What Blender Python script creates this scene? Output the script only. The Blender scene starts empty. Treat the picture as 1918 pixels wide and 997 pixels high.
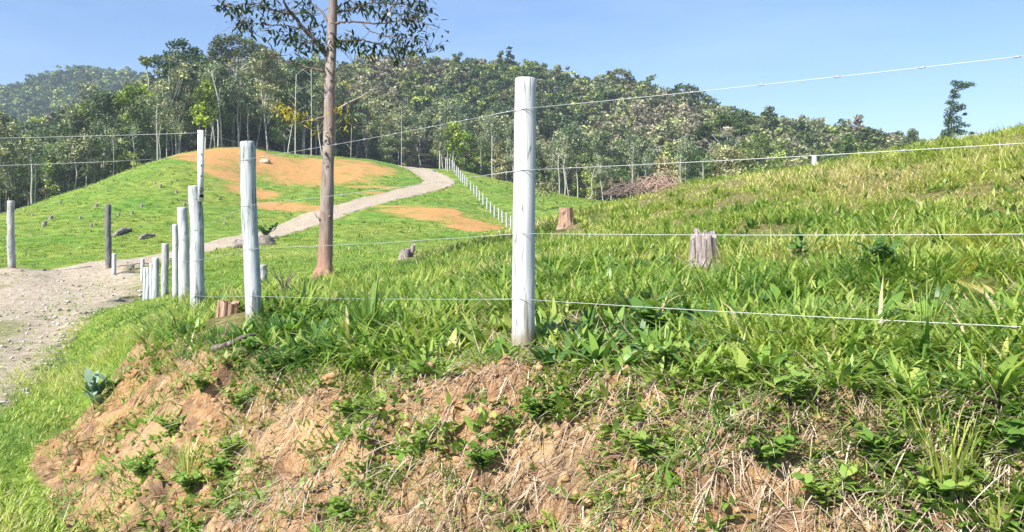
import bpy, math, random
import numpy as np
from mathutils import Vector
R = math.radians
rng = np.random.default_rng(11)
random.seed(11)

# ------------------------------------------------------------------ camera, sky, sun, exposure
scn = bpy.context.scene
FOC = 1400.0                      # focal length in photo pixels (photo 1918 wide); horizon row 400
cd = bpy.data.cameras.new('camera'); cam = bpy.data.objects.new('camera', cd)
scn.collection.objects.link(cam); scn.camera = cam
cam.location = (0, 0, 0); cam.rotation_euler = (R(90), 0, 0)
cd.sensor_width = 36.0; cd.lens = 36.0 * FOC / 1918.0
cd.shift_y = -98.5 / 1918.0
cd.clip_start = 0.1; cd.clip_end = 6000
SUN_AZ = math.atan2(-0.56, -0.66); SUN_EL = R(44)
wd = bpy.data.worlds.new('World'); scn.world = wd; wd.use_nodes = True
wn = wd.node_tree.nodes; wl = wd.node_tree.links
bg = wn['Background']
sky = wn.new('ShaderNodeTexSky'); sky.sky_type = 'NISHITA'; sky.sun_disc = False
sky.sun_elevation = SUN_EL; sky.sun_rotation = SUN_AZ % (2 * math.pi)
sky.altitude = 300; sky.air_density = 1.25; sky.dust_density = 0.35; sky.ozone_density = 2.6
# thin wisps of high cloud, laid out by direction in the sky
tc = wn.new('ShaderNodeTexCoord'); mp = wn.new('ShaderNodeMapping'); mp.inputs['Scale'].default_value = (1.2, 1.2, 5.5)
ns = wn.new('ShaderNodeTexNoise'); ns.inputs['Scale'].default_value = 1.7; ns.inputs['Detail'].default_value = 6; ns.inputs['Roughness'].default_value = 0.55
rp = wn.new('ShaderNodeValToRGB'); rp.color_ramp.elements[0].position = 0.42; rp.color_ramp.elements[0].color = (0, 0, 0, 1)
rp.color_ramp.elements[1].position = 0.8; rp.color_ramp.elements[1].color = (0.28, 0.28, 0.28, 1)
mxs = wn.new('ShaderNodeMix'); mxs.data_type = 'RGBA'; mxs.inputs[7].default_value = (7.5, 8.4, 9.6, 1)
wl.new(tc.outputs['Generated'], mp.inputs[0]); wl.new(mp.outputs[0], ns.inputs[0]); wl.new(ns.outputs[0], rp.inputs[0])
wl.new(rp.outputs[0], mxs.inputs[0]); wl.new(sky.outputs[0], mxs.inputs[6]); tn = wn.new('ShaderNodeMix'); tn.data_type = 'RGBA'; tn.blend_type = 'MULTIPLY'; tn.inputs[0].default_value = 1; tn.inputs[7].default_value = (.66, .77, .98, 1)
wl.new(mxs.outputs[2], tn.inputs[6]); wl.new(tn.outputs[2], bg.inputs[0])
bg.inputs[1].default_value = 0.084
sl = bpy.data.lights.new('sun', 'SUN'); sl.energy = 5.0; sl.angle = R(0.55); sl.color = (1.0, 0.955, 0.87)
sun = bpy.data.objects.new('sun', sl); scn.collection.objects.link(sun); sun.location = (-30, -20, 40)
sdir = Vector((math.sin(SUN_AZ) * math.cos(SUN_EL), math.cos(SUN_AZ) * math.cos(SUN_EL), math.sin(SUN_EL)))
sun.rotation_euler = sdir.to_track_quat('Z', 'Y').to_euler()
vs = scn.view_settings; vs.view_transform = 'Standard'; vs.look = 'None'; vs.exposure = 1.08; vs.gamma = 1; vs.use_curve_mapping = False
scn.render.engine = 'CYCLES'
scn.cycles.use_denoising = True
scn.cycles.max_bounces = 6; scn.cycles.diffuse_bounces = 3; scn.cycles.transmission_bounces = 3; scn.cycles.volume_bounces = 0
scn.cycles.transparent_max_bounces = 6

# ------------------------------------------------------------------ noise
def _h(ix, iy, seed):
    n = (ix.astype(np.int64) * 374761393 + iy.astype(np.int64) * 668265263 + seed * 1442695041) & 0xffffffff
    n = ((n ^ (n >> 13)) * 1274126177) & 0xffffffff
    return ((n ^ (n >> 16)) & 0xffff) / 65535.0
def vn(x, y, seed=0):
    x = np.asarray(x, float); y = np.asarray(y, float)
    ix = np.floor(x); iy = np.floor(y); fx = x - ix; fy = y - iy
    fx = fx * fx * fx * (fx * (fx * 6 - 15) + 10); fy = fy * fy * fy * (fy * (fy * 6 - 15) + 10)
    a = _h(ix, iy, seed); b = _h(ix + 1, iy, seed); c = _h(ix, iy + 1, seed); d = _h(ix + 1, iy + 1, seed)
    return (a + (b - a) * fx + (c - a) * fy + (a - b - c + d) * fx * fy) * 2 - 1
def fbm(x, y, oct=4, seed=0, gain=0.5):
    s = 0; a = 1.0; t = 0
    for o in range(oct):
        s = s + a * vn(x * 2 ** o + 17.3 * o, y * 2 ** o - 9.1 * o, seed + o); t += a; a *= gain
    return s / t
def sstep(a, b, x):
    t = np.clip((x - a) / (b - a), 0, 1); return t * t * (3 - 2 * t)

# ------------------------------------------------------------------ terrain: heights interpolated from surveyed points (column, row, distance)
CP = [ # fence line
 (978,645,3.6),(476,600,5.3),(371,582,7.5),(344,562,10.3),(328,560,13),(309,558,16),(292,568,18),(277,573,20),
 (1918,706,2.54),(2500,640,2.2),(1500,620,3.6),(1918,560,4.0),(2500,480,4.5),
 # bank edge
 (400,660,4.6),(650,652,4.1),(800,662,3.75),(1100,692,3.05),(1400,722,2.6),(1918,800,2.1),(2500,900,1.8),(250,650,6.4),
 (-300,640,6),(200,640,9),
 (959,900,1.6),(1500,950,1.5),(400,900,3.0),(0,700,8),(-400,660,8),(0,640,12.2),(-500,620,12),
 # road hollow
 (100,582,18.5),(100,556,22),(200,560,21.5),(0,560,21.5),(-400,560,21),(100,528,26.5),(100,502,31),(0,502,30),(20,500,28),
 (200,500,30),(268,528,25),(213,515,28),(340,500,27),(300,482,34),(-400,510,30),(300,540,23),(390,540,22),
 # grass flat behind the fence
 (500,532,11),(430,560,9),(620,517,14),(560,520,18),(480,500,25),(560,470,33),(605,523,12.5),(700,540,8.5),(700,600,5.5),(850,520,9),(850,580,5.2),
 (760,484,16),(700,502,15.5),(900,450,18),(830,472,17),(1040,408,20),(1180,384,22),(1280,352,22),(1450,325,20),(1700,281,18),(1918,246,15),(2400,185,13),
 (1060,422,16),(1315,496,7),(1000,520,6.5),(1150,560,5),(1600,500,5.6),(1800,400,8),(1500,400,10),(1250,430,11),(1918,450,6),(1918,340,9),(1100,470,10),(2400,350,7),
 # behind the near crest the ground falls away
 (760,494,22),(700,480,25),(900,478,26),(1040,452,30),(1180,440,34),(1280,420,34),(1450,400,34),(1700,370,34),(1918,340,34),(2400,300,34),
 # pasture hill
 (430,457,38),(520,433,45),(600,402,52),(700,375,62),(800,353,74),(820,343,80),(790,324,88),(756,312,96),
 (640,440,40),(760,430,45),(850,390,56),(870,425,48),(940,402,60),(958,430,50),(900,360,72),(850,318,94),(1000,352,88),(1150,382,78),(1100,384,62),(1000,392,62),(1060,405,45),
 (100,440,42),(200,420,46),(300,402,50),(400,380,56),(400,335,66),(500,380,60),(500,330,74),(600,330,78),(700,335,78),(620,360,66),
 (0,402,62),(100,370,66),(200,336,70),(280,305,74),(345,288,78),(450,276,84),(620,294,90),(700,300,94),(-300,420,55),(-100,408,58),(-200,470,38),
 # forest edge hollow
 (-300,440,80),(0,425,82),(100,405,86),(200,365,90),(345,305,98),(450,294,102),(620,306,108),(756,318,112),(900,330,112),(1000,366,104),(1150,395,96),(1300,395,90),(1500,380,88),(1700,370,88),(1918,370,85),(2400,370,85),
 # wooded hill
 (-300,330,150),(0,300,160),(100,262,165),(270,205,170),(400,160,175),(600,168,180),(750,158,195),(900,150,205),(1000,166,205),(1100,186,195),(1200,205,185),(1300,228,175),(1400,258,165),(1500,274,155),(1600,292,150),(1720,312,145),(1900,330,145),(2400,330,150),
 (600,240,140),(900,250,150),(1100,290,140),(1400,320,120),
 (-300,350,260),(0,320,260),(200,300,270),(400,300,270),(900,260,290),(1300,310,280),(1700,350,280),(2400,360,280),
 # far mountain
 (-500,215,430),(0,192,430),(60,176,430),(120,160,430),(170,151,430),(240,164,430),(300,170,430),(450,190,440),(700,260,450),(1200,330,450),(2400,370,450),(0,250,340),(200,225,340),
 (-500,330,700),(400,330,700),(1300,370,700),(2400,390,700),
]
CPa = np.array(CP, float)
cu = (CPa[:, 0] - 959) / FOC; cv = np.log(CPa[:, 2]); ct = (400 - CPa[:, 1]) / FOC
SV = 0.55
def _tps(r2): return 0.5 * r2 * np.log(r2 + 1e-9)
NCP = len(cu)
K = _tps((cu[:, None] - cu[None]) ** 2 + SV ** 2 * (cv[:, None] - cv[None]) ** 2) + np.eye(NCP) * 2e-4
P = np.stack([np.ones(NCP), cu, cv * SV], 1)
A = np.block([[K, P], [P.T, np.zeros((3, 3))]])
sol = np.linalg.solve(A, np.concatenate([ct, np.zeros(3)]))
def t_of(u, v):
    u = np.asarray(u, float).ravel(); v = np.asarray(v, float).ravel(); out = np.empty_like(u)
    for i in range(0, len(u), 40000):
        a = u[i:i + 40000]; b = v[i:i + 40000]
        k = _tps((a[:, None] - cu[None]) ** 2 + SV ** 2 * (b[:, None] - cv[None]) ** 2)
        out[i:i + 40000] = k @ sol[:NCP] + sol[NCP] + sol[NCP + 1] * a + sol[NCP + 2] * b * SV
    return out
EDGE = np.array([(6.0,-.2),(4,0.85),(2.6,1.55),(1.47,2.15),(0.83,2.6),(0.3,3.05),(-.3,3.35),(-.9,3.72),(-1.45,4.1),(-1.95,4.6),(-2.5,5.4),(-3.1,6.4),(-4.7,9.2),(-6.8,13),(-9.6,18.5),(-12.5,24)])
def sdist(pl, x, y):
    """signed distance to a polyline (positive on its right-hand side) and length along it"""
    best = np.full(x.shape, 1e9); sg = np.ones(x.shape); al = np.zeros(x.shape); L = 0
    for (ax, ay), (bx, by) in zip(pl[:-1], pl[1:]):
        dx, dy = bx - ax, by - ay; l = math.hypot(dx, dy)
        q = np.clip(((x - ax) * dx + (y - ay) * dy) / l / l, 0, 1)
        ex = x - ax - q * dx; ey = y - ay - q * dy; d = np.hypot(ex, ey)
        m = d < best; cr = (dy * (x - ax) - dx * (y - ay))
        best = np.where(m, d, best); sg = np.where(m, np.sign(cr), sg); al = np.where(m, L + q * l, al); L += l
    return best * sg, al
def edge_s(x, y):
    s, al = sdist(EDGE, x, y)
    return s + 0.09 * fbm(al * 1.3, al * 0 + 3, 3, 5) + 0.04 * fbm(al * 6, s * 3, 2, 9), al
ZRY = [0, 5, 8, 12, 18, 22, 26, 32]; ZRZ = [-1.55, -1.6, -1.8, -2.1, -2.42, -2.48, -2.45, -2.3]
FWY = [3, 4.5, 6.5, 10, 20]; FWW = [.85, .8, .6, .9, 1.8]
def ground(x, y, fine=True):
    """height and surface masks"""
    x = np.atleast_1d(np.asarray(x, float)); y = np.atleast_1d(np.asarray(y, float))
    sh = x.shape; x = x.ravel(); y = y.ravel()
    yy = np.maximum(y, 0.7)
    zt = t_of(np.clip(x / yy, -1.6, 1.6), np.log(yy)) * yy
    near = y < 30
    z = zt.copy(); face = np.zeros_like(z); below = np.zeros_like(z); S = np.full_like(z, 5.0)
    i = np.where(near)[0]
    if len(i):
        xs, ys = x[i], y[i]
        s, al = edge_s(xs, ys)
        zr = np.interp(ys, ZRY, ZRZ)
        w = np.interp(ys, FWY, FWW)
        q = np.clip((s + w) / w, 0, 1)
        prof = 0.12 * sstep(0, .5, q) + 0.88 * q ** 1.25 - 0.06 * np.sin(q * math.pi * 2)
        zz = np.where(s > 0, zt[i], zr + (zt[i] - zr) * np.clip(prof, 0, 1))
        f = sstep(-w - .15, -w + .12, s) * (1 - sstep(-0.02, .1, s)) * (1 - sstep(6.2, 8, ys))
        if fine:
            zz += f * np.clip(sstep(2, .5, np.abs(ys - 3)) + 1, 1, 1) * (0.13 * fbm(al * 2.6, s * 1.6, 4, 21) + 0.06 * fbm(al * 10, s * 5, 3, 33) - .05 * sstep(.30, .6, fbm(xs * 5, ys * 5 + 3, 2, 35)) - 0.10 * sstep(.2, .65, vn(al * 3.2 + .4 * s, s * 1.1, 71)))
            zz += f * 0.016 * fbm(xs * 38, ys * 38, 2, 55)
        bl = 1 - sstep(20, 29, ys)
        z[i] = zz * bl + zt[i] * (1 - bl)
        face[i] = f; below[i] = (s < -w) * bl; S[i] = np.where(ys > 28, 5, s)
    if fine:
        z += 0.045 * fbm(x * 1.2, y * 1.2, 2, 14) * sstep(.3, .9, S) * (1 - sstep(18, 26, y)) * (y > 4.2)
        z += 0.02 * fbm(x * 1.7, y * 1.7, 3, 2) * np.clip(y / 4, 0, 1) + 0.006 * fbm(x * 11, y * 11, 2, 4)
        z += np.where(y > 25, 0.10 * fbm(x * .35, y * .35, 3, 8) + .07 * fbm(x * 1.1, y * .7, 2, 12), 0)
    return z.reshape(sh), face.reshape(sh), below.reshape(sh), S.reshape(sh)
def gz(x, y): return float(ground(np.array([x]), np.array([y]))[0][0])
def at(px, d):
    x = (px - 959) / FOC * d
    return Vector((x, d, gz(x, d)))
def zpix(py, d): return (400 - py) / FOC * d

# ------------------------------------------------------------------ mesh building
col = scn.collection
class MB:
    def __init__(s): s.v = []; s.f = {3: [], 4: []}; s.r = []; s.n = 0; s.ng = []
    def add(s, v, quads=None, tris=None, rnd=0.5):
        v = np.asarray(v, float).reshape(-1, 3)
        s.v.append(v); s.r.append(np.broadcast_to(np.asarray(rnd, float), (len(v),)))
        if quads is not None and len(quads): s.f[4].append(np.asarray(quads, np.int64) + s.n)
        if tris is not None and len(tris): s.f[3].append(np.asarray(tris, np.int64) + s.n)
        s.n += len(v); return s
    def tube(s, pts, rad, sides=8, rnd=0.5, cap=True, wob=0, seed=0):
        pts = np.asarray(pts, float); m = len(pts); rad = np.broadcast_to(np.asarray(rad, float), (m,))
        t = np.gradient(pts, axis=0); t /= np.linalg.norm(t, axis=1)[:, None] + 1e-12
        ref = np.array([0, 0, 1.0]) if abs(t[0][2]) < .9 else np.array([1.0, 0, 0])
        a = np.cross(t, ref); a /= np.linalg.norm(a, axis=1)[:, None] + 1e-12; b = np.cross(t, a)
        th = np.arange(sides) * 2 * math.pi / sides
        rr = rad[:, None] * np.ones(sides)
        if wob: rr = rr * (1 + wob * vn(np.cos(th) * 1.5 + 3 + seed, np.sin(th)[None] * 1.5 + np.arange(m)[:, None] * .35, seed))
        V = pts[:, None] + rr[..., None] * (np.cos(th)[None, :, None] * a[:, None] + np.sin(th)[None, :, None] * b[:, None])
        i = np.arange(m - 1)[:, None] * sides; j = np.arange(sides)[None]; k = (j + 1) % sides
        q = np.stack([i + j, i + k, i + sides + k, i + sides + j], -1).reshape(-1, 4)
        V = V.reshape(-1, 3); tr = None
        if cap:
            V = np.concatenate([V, pts[:1], pts[-1:]]); c0 = m * sides; j = np.arange(sides)
            tr = np.concatenate([np.stack([(j + 1) % sides, j, j * 0 + c0], 1), np.stack([(m - 1) * sides + j, (m - 1) * sides + (j + 1) % sides, j * 0 + c0 + 1], 1)])
        return s.add(V, q, tr, rnd)
    def blades(s, base, az, L, W, tilt, bend, prof=(1, .9, .6), rnd=0.5, seg_up=None, twist=0.0):
        """curved strips (grass blades, leaves): one per row of base"""
        n = len(base); m = len(prof); az = np.broadcast_to(az, (n,)); L = np.broadcast_to(L, (n,)); W = np.broadcast_to(W, (n,))
        tilt = np.broadcast_to(tilt, (n,)); bend = np.broadcast_to(bend, (n,))
        hd = np.stack([np.cos(az), np.sin(az), az * 0], 1); sa = az + math.pi / 2 + twist
        side = np.stack([np.cos(sa), np.sin(sa), np.zeros(n)], 1)
        p = np.array(base, float); V = np.empty((n, 2 * m + 1, 3))
        for k in range(m):
            V[:, 2 * k] = p - side * (W * prof[k] / 2)[:, None]; V[:, 2 * k + 1] = p + side * (W * prof[k] / 2)[:, None]
            th = tilt + bend * (k + .5) / m
            p = p + (hd * np.sin(th)[:, None] + np.array([0, 0, 1.0]) * np.cos(th)[:, None]) * (L / m)[:, None]
        V[:, 2 * m] = p
        o = np.arange(n)[:, None] * (2 * m + 1)
        q = np.concatenate([np.stack([o[:, 0] + 2 * k, o[:, 0] + 2 * k + 1, o[:, 0] + 2 * k + 3, o[:, 0] + 2 * k + 2], 1) for k in range(m - 1)]) if m > 1 else None
        t = np.stack([o[:, 0] + 2 * m - 2, o[:, 0] + 2 * m - 1, o[:, 0] + 2 * m], 1)
        return s.add(V, q, t, np.repeat(np.broadcast_to(rnd, (n,)), 2 * m + 1))
    def leaves(s, c, size, rnd=0.5, g=None, up=0.3, asp=1.7):
        """small pointed leaf-sprays turned every way"""
        g = g or rng; n = len(c); size = np.broadcast_to(size, (n,))
        nrm = g.normal(size=(n, 3)); nrm[:, 2] = np.abs(nrm[:, 2]) + up; nrm /= np.linalg.norm(nrm, axis=1)[:, None]
        a = np.cross(nrm, g.normal(size=(n, 3))); a /= np.linalg.norm(a, axis=1)[:, None] + 1e-9; b = np.cross(nrm, a)
        a = a * (size * asp / 2)[:, None]; b = b * (size / 2)[:, None]
        V = np.stack([c - a, c - b * .9 - a * .1, c + a, c + b * .9 + a * .2], 1)
        o = np.arange(n)[:, None] * 4
        return s.add(V, o + np.arange(4)[None], None, np.repeat(np.broadcast_to(rnd, (n,)), 4))
    def mesh(s, name, mat, smooth=False):
        me = bpy.data.meshes.new(name)
        V = np.concatenate(s.v) if s.v else np.zeros((0, 3))
        q = np.concatenate(s.f[4]) if s.f[4] else np.zeros((0, 4), np.int64)
        t = np.concatenate(s.f[3]) if s.f[3] else np.zeros((0, 3), np.int64)
        me.vertices.add(len(V)); me.vertices.foreach_set('co', V.astype(np.float32).ravel())
        nl = len(q) * 4 + len(t) * 3; me.loops.add(nl)
        me.loops.foreach_set('vertex_index', np.concatenate([q.ravel(), t.ravel()]).astype(np.int32))
        me.polygons.add(len(q) + len(t))
        st = np.concatenate([np.arange(len(q)) * 4, len(q) * 4 + np.arange(len(t)) * 3]).astype(np.int32)
        me.polygons.foreach_set('loop_start', st)
        if smooth: me.polygons.foreach_set('use_smooth', np.ones(len(q) + len(t), bool))
        me.update(calc_edges=True); me.validate()
        at_ = me.attributes.new('rnd', 'FLOAT', 'POINT'); at_.data.foreach_set('value', np.concatenate(s.r).astype(np.float32))
        me.materials.append(mat)
        return me
    def build(s, name, mat, parent=None, smooth=False, origin=None):
        if origin is not None:
            o3 = np.array(origin, float); s.v = [v - o3 for v in s.v]
        o = bpy.data.objects.new(name, s.mesh(name, mat, smooth)); col.objects.link(o)
        if parent is not None: o.parent = parent
        elif origin is not None: o.location = origin
        return o
def tag(o, label=None, cat=None, group=None, kind=None):
    if label: o['label'] = label
    if cat: o['category'] = cat
    if group: o['group'] = group
    if kind: o['kind'] = kind
    return o
def thing(name, label, cat, loc, group=None):
    o = bpy.data.objects.new(name, None); col.objects.link(o); o.location = loc; o.empty_display_size = .2
    return tag(o, label, cat, group)
def dup(root, loc, rotz=0, scale=1, label=None, group=None):
    r = root.copy(); col.objects.link(r); r.location = loc; r.rotation_euler = (0, 0, rotz); r.scale = (scale,) * 3 if not hasattr(scale, '__len__') else scale
    if label: r['label'] = label
    if group: r['group'] = group
    for ch in list(root.children):
        c = ch.copy(); col.objects.link(c); c.parent = r
        for g in ch.children:
            d = g.copy(); col.objects.link(d); d.parent = c
    return r

# ------------------------------------------------------------------ materials
def newmat(name):
    m = bpy.data.materials.new(name); m.use_nodes = True; nt = m.node_tree
    return m, nt, nt.nodes['Principled BSDF']
def N(nt, t, **kw):
    nd = nt.nodes.new(t)
    for k, v in kw.items():
        if k in nd.inputs.keys() if isinstance(k, str) else False: nd.inputs[k].default_value = v
        else: setattr(nd, k, v)
    return nd
def noise(nt, scale, detail=4, rough=.55, vec=None, dist=0):
    nd = nt.nodes.new('ShaderNodeTexNoise'); nd.inputs['Scale'].default_value = scale; nd.inputs['Detail'].default_value = detail
    nd.inputs['Roughness'].default_value = rough; nd.inputs['Distortion'].default_value = dist
    if vec is not None: nt.links.new(vec, nd.inputs[0])
    return nd.outputs[0]
def ramp(nt, fac, stops):
    nd = nt.nodes.new('ShaderNodeValToRGB'); cr = nd.color_ramp
    while len(cr.elements) < len(stops): cr.elements.new(0.5)
    for e, (p, c) in zip(cr.elements, stops): e.position = p; e.color = (*c, 1) if len(c) == 3 else c
    nt.links.new(fac, nd.inputs[0]); return nd.outputs[0]
def mix(nt, fac, a, b, mode='MIX'):
    nd = nt.nodes.new('ShaderNodeMix'); nd.data_type = 'RGBA'; nd.blend_type = mode
    for s_, i in ((fac, 0), (a, 6), (b, 7)):
        if hasattr(s_, 'links'): nt.links.new(s_, nd.inputs[i])
        elif isinstance(s_, (int, float)): nd.inputs[i].default_value = s_
        else: nd.inputs[i].default_value = (*s_, 1)
    return nd.outputs[2]
def math_(nt, op, a, b=0.5):
    nd = nt.nodes.new('ShaderNodeMath'); nd.operation = op
    for s_, i in ((a, 0), (b, 1)):
        if hasattr(s_, 'links'): nt.links.new(s_, nd.inputs[i])
        else: nd.inputs[i].default_value = s_
    return nd.outputs[0]
def attr(nt, name, out=2):
    nd = nt.nodes.new('ShaderNodeAttribute'); nd.attribute_name = name; return nd.outputs[out]
def objco(nt, scale=None):
    nd = nt.nodes.new('ShaderNodeTexCoord'); o = nd.outputs['Object']
    if scale:
        m_ = nt.nodes.new('ShaderNodeMapping'); m_.inputs['Scale'].default_value = scale; nt.links.new(o, m_.inputs[0]); o = m_.outputs[0]
    return o
def bump(nt, bs, h, strength, dist):
    nd = nt.nodes.new('ShaderNodeBump'); nd.inputs['Strength'].default_value = strength; nd.inputs['Distance'].default_value = dist
    nt.links.new(h, nd.inputs['Height']); nt.links.new(nd.outputs[0], bs.inputs['Normal'])
def leafmat(name, stops, rough=.5, trans=.35, objrand=None, spec=.3, bright=1.0):
    m, nt, b = newmat(name)
    c = ramp(nt, attr(nt, 'rnd'), stops)
    if objrand:
        oi = nt.nodes.new('ShaderNodeObjectInfo')
        c = mix(nt, ramp(nt, oi.outputs['Random'], [(0, (.0,) * 3), (1, (1,) * 3)]), mix(nt, 1.0, c, objrand[0], 'MULTIPLY'), mix(nt, 1.0, c, objrand[1], 'MULTIPLY'))
    nt.links.new(c, b.inputs['Base Color']); b.inputs['Roughness'].default_value = rough; b.inputs['Specular IOR Level'].default_value = spec
    tr = nt.nodes.new('ShaderNodeBsdfTranslucent')
    tcol = mix(nt, 1.0, c, (1.0, 1.1, .55), 'MULTIPLY'); nt.links.new(tcol, tr.inputs[0])
    ms = nt.nodes.new('ShaderNodeMixShader'); ms.inputs[0].default_value = trans
    nt.links.new(b.outputs[0], ms.inputs[1]); nt.links.new(tr.outputs[0], ms.inputs[2]); nt.links.new(ms.outputs[0], nt.nodes['Material Output'].inputs[0])
    return m

# ---- ground
mg, nt, b = newmat('ground')
co = objco(nt)
n1 = noise(nt, 1.3, 8, .7, co); n2 = noise(nt, .16, 6, .6, co); n3 = noise(nt, 18, 5, .65, co); n4 = noise(nt, 90, 3, .6, co)
nf = noise(nt, 3.0, 6, .75, objco(nt, (.7, 2.2, 2.2)))
grass = ramp(nt, n1, [(.28, (.055, .10, .014)), (.45, (.14, .20, .03)), (.58, (.25, .30, .05)), (.75, (.33, .32, .10))])
grass = mix(nt, ramp(nt, n2, [(.38, (0,) * 3), (.64, (1,) * 3)]), grass, mix(nt, 1., grass, (.62, .92, .75), 'MULTIPLY'))
grass = mix(nt, ramp(nt, nf, [(.33, (.85,) * 3), (.47, (0,) * 3)]), grass, (.022, .055, .008))
bare = ramp(nt, n3, [(.25, (.06, .055, .02)), (.45, (.13, .13, .04)), (.6, (.24, .19, .09)), (.75, (.36, .29, .16))])
clay = ramp(nt, n3, [(.25, (.11, .055, .028)), (.40, (.28, .15, .068)), (.55, (.42, .245, .12)), (.75, (.53, .36, .20))])
clay = mix(nt, ramp(nt, noise(nt, 4.2, 5, .7, co), [(.38, (.9,) * 3), (.52, (0,) * 3)]), clay, (.16, .095, .055))
clay = mix(nt, ramp(nt, noise(nt, 2.1, 4, .6, co), [(.52, (.0,) * 3), (.62, (.6,) * 3)]), clay, (.50, .33, .15))
clay = mix(nt, ramp(nt, n1, [(.35, (0,) * 3), (.65, (1,) * 3)]), clay, mix(nt, 1., clay, (.8, .88, 1.05), 'MULTIPLY'))
clay = mix(nt, ramp(nt, n4, [(.3, (.6,) * 3), (.5, (0,) * 3)]), clay, (.10, .055, .03))
patch = ramp(nt, n3, [(.3, (.33, .15, .055)), (.55, (.50, .255, .10)), (.8, (.58, .36, .17))])
edgen = math_(nt, 'MULTIPLY', math_(nt, 'SUBTRACT', n1, .5), 1.3)
def soft(a, lo=.4, hi=.6):
    s_ = math_(nt, 'ADD', attr(nt, a), edgen); return ramp(nt, s_, [(lo, (0,) * 3), (hi, (1,) * 3)])
c = mix(nt, soft('near', .3, .7), grass, bare)
dn = math_(nt, 'MULTIPLY', math_(nt, 'SUBTRACT', noise(nt, .55, 8, .72, co), .5), 2.6)
df = ramp(nt, math_(nt, 'ADD', attr(nt, 'dirt'), dn), [(.25, (0,) * 3), (.95, (1,) * 3)])
df = mix(nt, ramp(nt, nf, [(.36, (1,) * 3), (.5, (.0,) * 3)]), df, mix(nt, 1., df, (.35,) * 3, 'MULTIPLY'))
c = mix(nt, df, c, patch)
c = mix(nt, soft('face'), c, clay)
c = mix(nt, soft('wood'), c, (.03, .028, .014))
nt.links.new(c, b.inputs['Base Color']); b.inputs['Roughness'].default_value = .95; b.inputs['Specular IOR Level'].default_value = .15
hh = math_(nt, 'ADD', math_(nt, 'MULTIPLY', n3, .6), math_(nt, 'MULTIPLY', n4, .25)); hh = math_(nt, 'ADD', hh, math_(nt, 'MULTIPLY', nf, 1.2))
bump(nt, b, hh, .8, .05)
M_ground = mg
# ---- gravel road
mr, nt, b = newmat('gravel')
co = objco(nt)
g1 = noise(nt, 55, 3, .7, co); g2 = noise(nt, 1.1, 6, .65, co); g3 = noise(nt, 7, 5, .7, co)
c = ramp(nt, g3, [(.25, (.14, .10, .06)), (.40, (.28, .215, .14)), (.52, (.43, .36, .265)), (.72, (.58, .52, .42))])
c = mix(nt, ramp(nt, g1, [(.35, (.7,) * 3), (.5, (0,) * 3)]), c, (.16, .12, .08))
c = mix(nt, ramp(nt, math_(nt, 'ADD', g2, attr(nt, 'rnd')), [(.66, (0,) * 3), (.92, (.9,) * 3)]), c, ramp(nt, g3, [(.3, (.09, .12, .025)), (.6, (.24, .22, .08)), (.8, (.38, .25, .12))]))
nt.links.new(c, b.inputs['Base Color']); b.inputs['Roughness'].default_value = .95
bump(nt, b, math_(nt, 'ADD', g1, g3), .7, .03)
M_gravel = mr

# ------------------------------------------------------------------ ground sheet
def logs(a, b_, st): return list(np.arange(math.log(a), math.log(b_), st))
vv = np.array(logs(.75, 2.0, .02) + logs(2.0, 6.6, .0042) + logs(6.6, 30, .011) + logs(30, 125, .014) + logs(125, 520, .035) + logs(520, 4000, .12))
uu = np.concatenate([np.linspace(-1.6, -.74, 60), np.arange(-.735, .735, .0036), np.linspace(.74, 1.6, 60)])
U, Vv = np.meshgrid(uu, vv); Y = np.exp(Vv); X = U * Y
DIRT = [ # orange worn patches on the pasture: column, row-distance, half width, half depth (m), rotation
 (430,80,5.2,6.5,0),(520,79,6.0,7,.0),(600,80,7.0,9.5,0),(665,84,5,6,0),(350,77,4.2,1.6,.2),(385,74,5,2.4,-.5),(420,69,4,2,-.7),(470,64,3.2,2.6,-.9),(530,58,3.4,2.2,-.9),(575,56,2.6,2,-.8),(740,68,3.2,1.4,.3),(700,72,3,1.2,.3),
 (790,54,3.6,1.8,0),(850,51,4,2.6,-.2),(915,48,2.6,3,-.5),(750,57,2.4,.8,0)]
def dirt_mask(x, y):
    m = np.zeros_like(x)
    for px, d, a, c_, r in DIRT:
        cx = (px - 959) / FOC * d; dx = x - cx; dy = y - d
        p = dx * math.cos(r) + dy * math.sin(r); q = -dx * math.sin(r) + dy * math.cos(r)
        m = np.maximum(m, 1 - sstep(.55, 1.25, np.hypot(p / a, q / c_)))
    return np.clip(m * (1 + .35 * fbm(x * .5, y * .5, 3, 77)), 0, 1)
FEDGE = ([-500,0,340,600,760,900,1000,1150,1300,1500,1918,2500],[74,76,90,98,106,103,98,86,80,78,76,76])
Z, Fm, Bm, Sm = ground(X, Y)
ROAD = [(-4.1,2.2,1.3),(-4.85,4.2,1.4),(-5.4,5.4,1.4),(-6.2,7.5,1.45),(-8.1,11,1.5),(-10.1,14.5,1.8),(-12.6,18,2.8),(-14.4,21.5,3.6),(-15.9,25,3.4),(-16.8,28.5,2.5),(-16.4,31.5,1.7),(-15.8,34.3,1.5),(-14.8,38,1.5),(-14.1,44,1.6),(-13.3,51,1.7),(-11.6,61,1.7),(-9.4,71,1.7),(-8.0,77,1.7),(-8.0,82,1.8),(-9.9,88,1.8),(-12.6,94,1.8),(-15.5,100,1.8)]
RD = np.array(ROAD)
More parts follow.
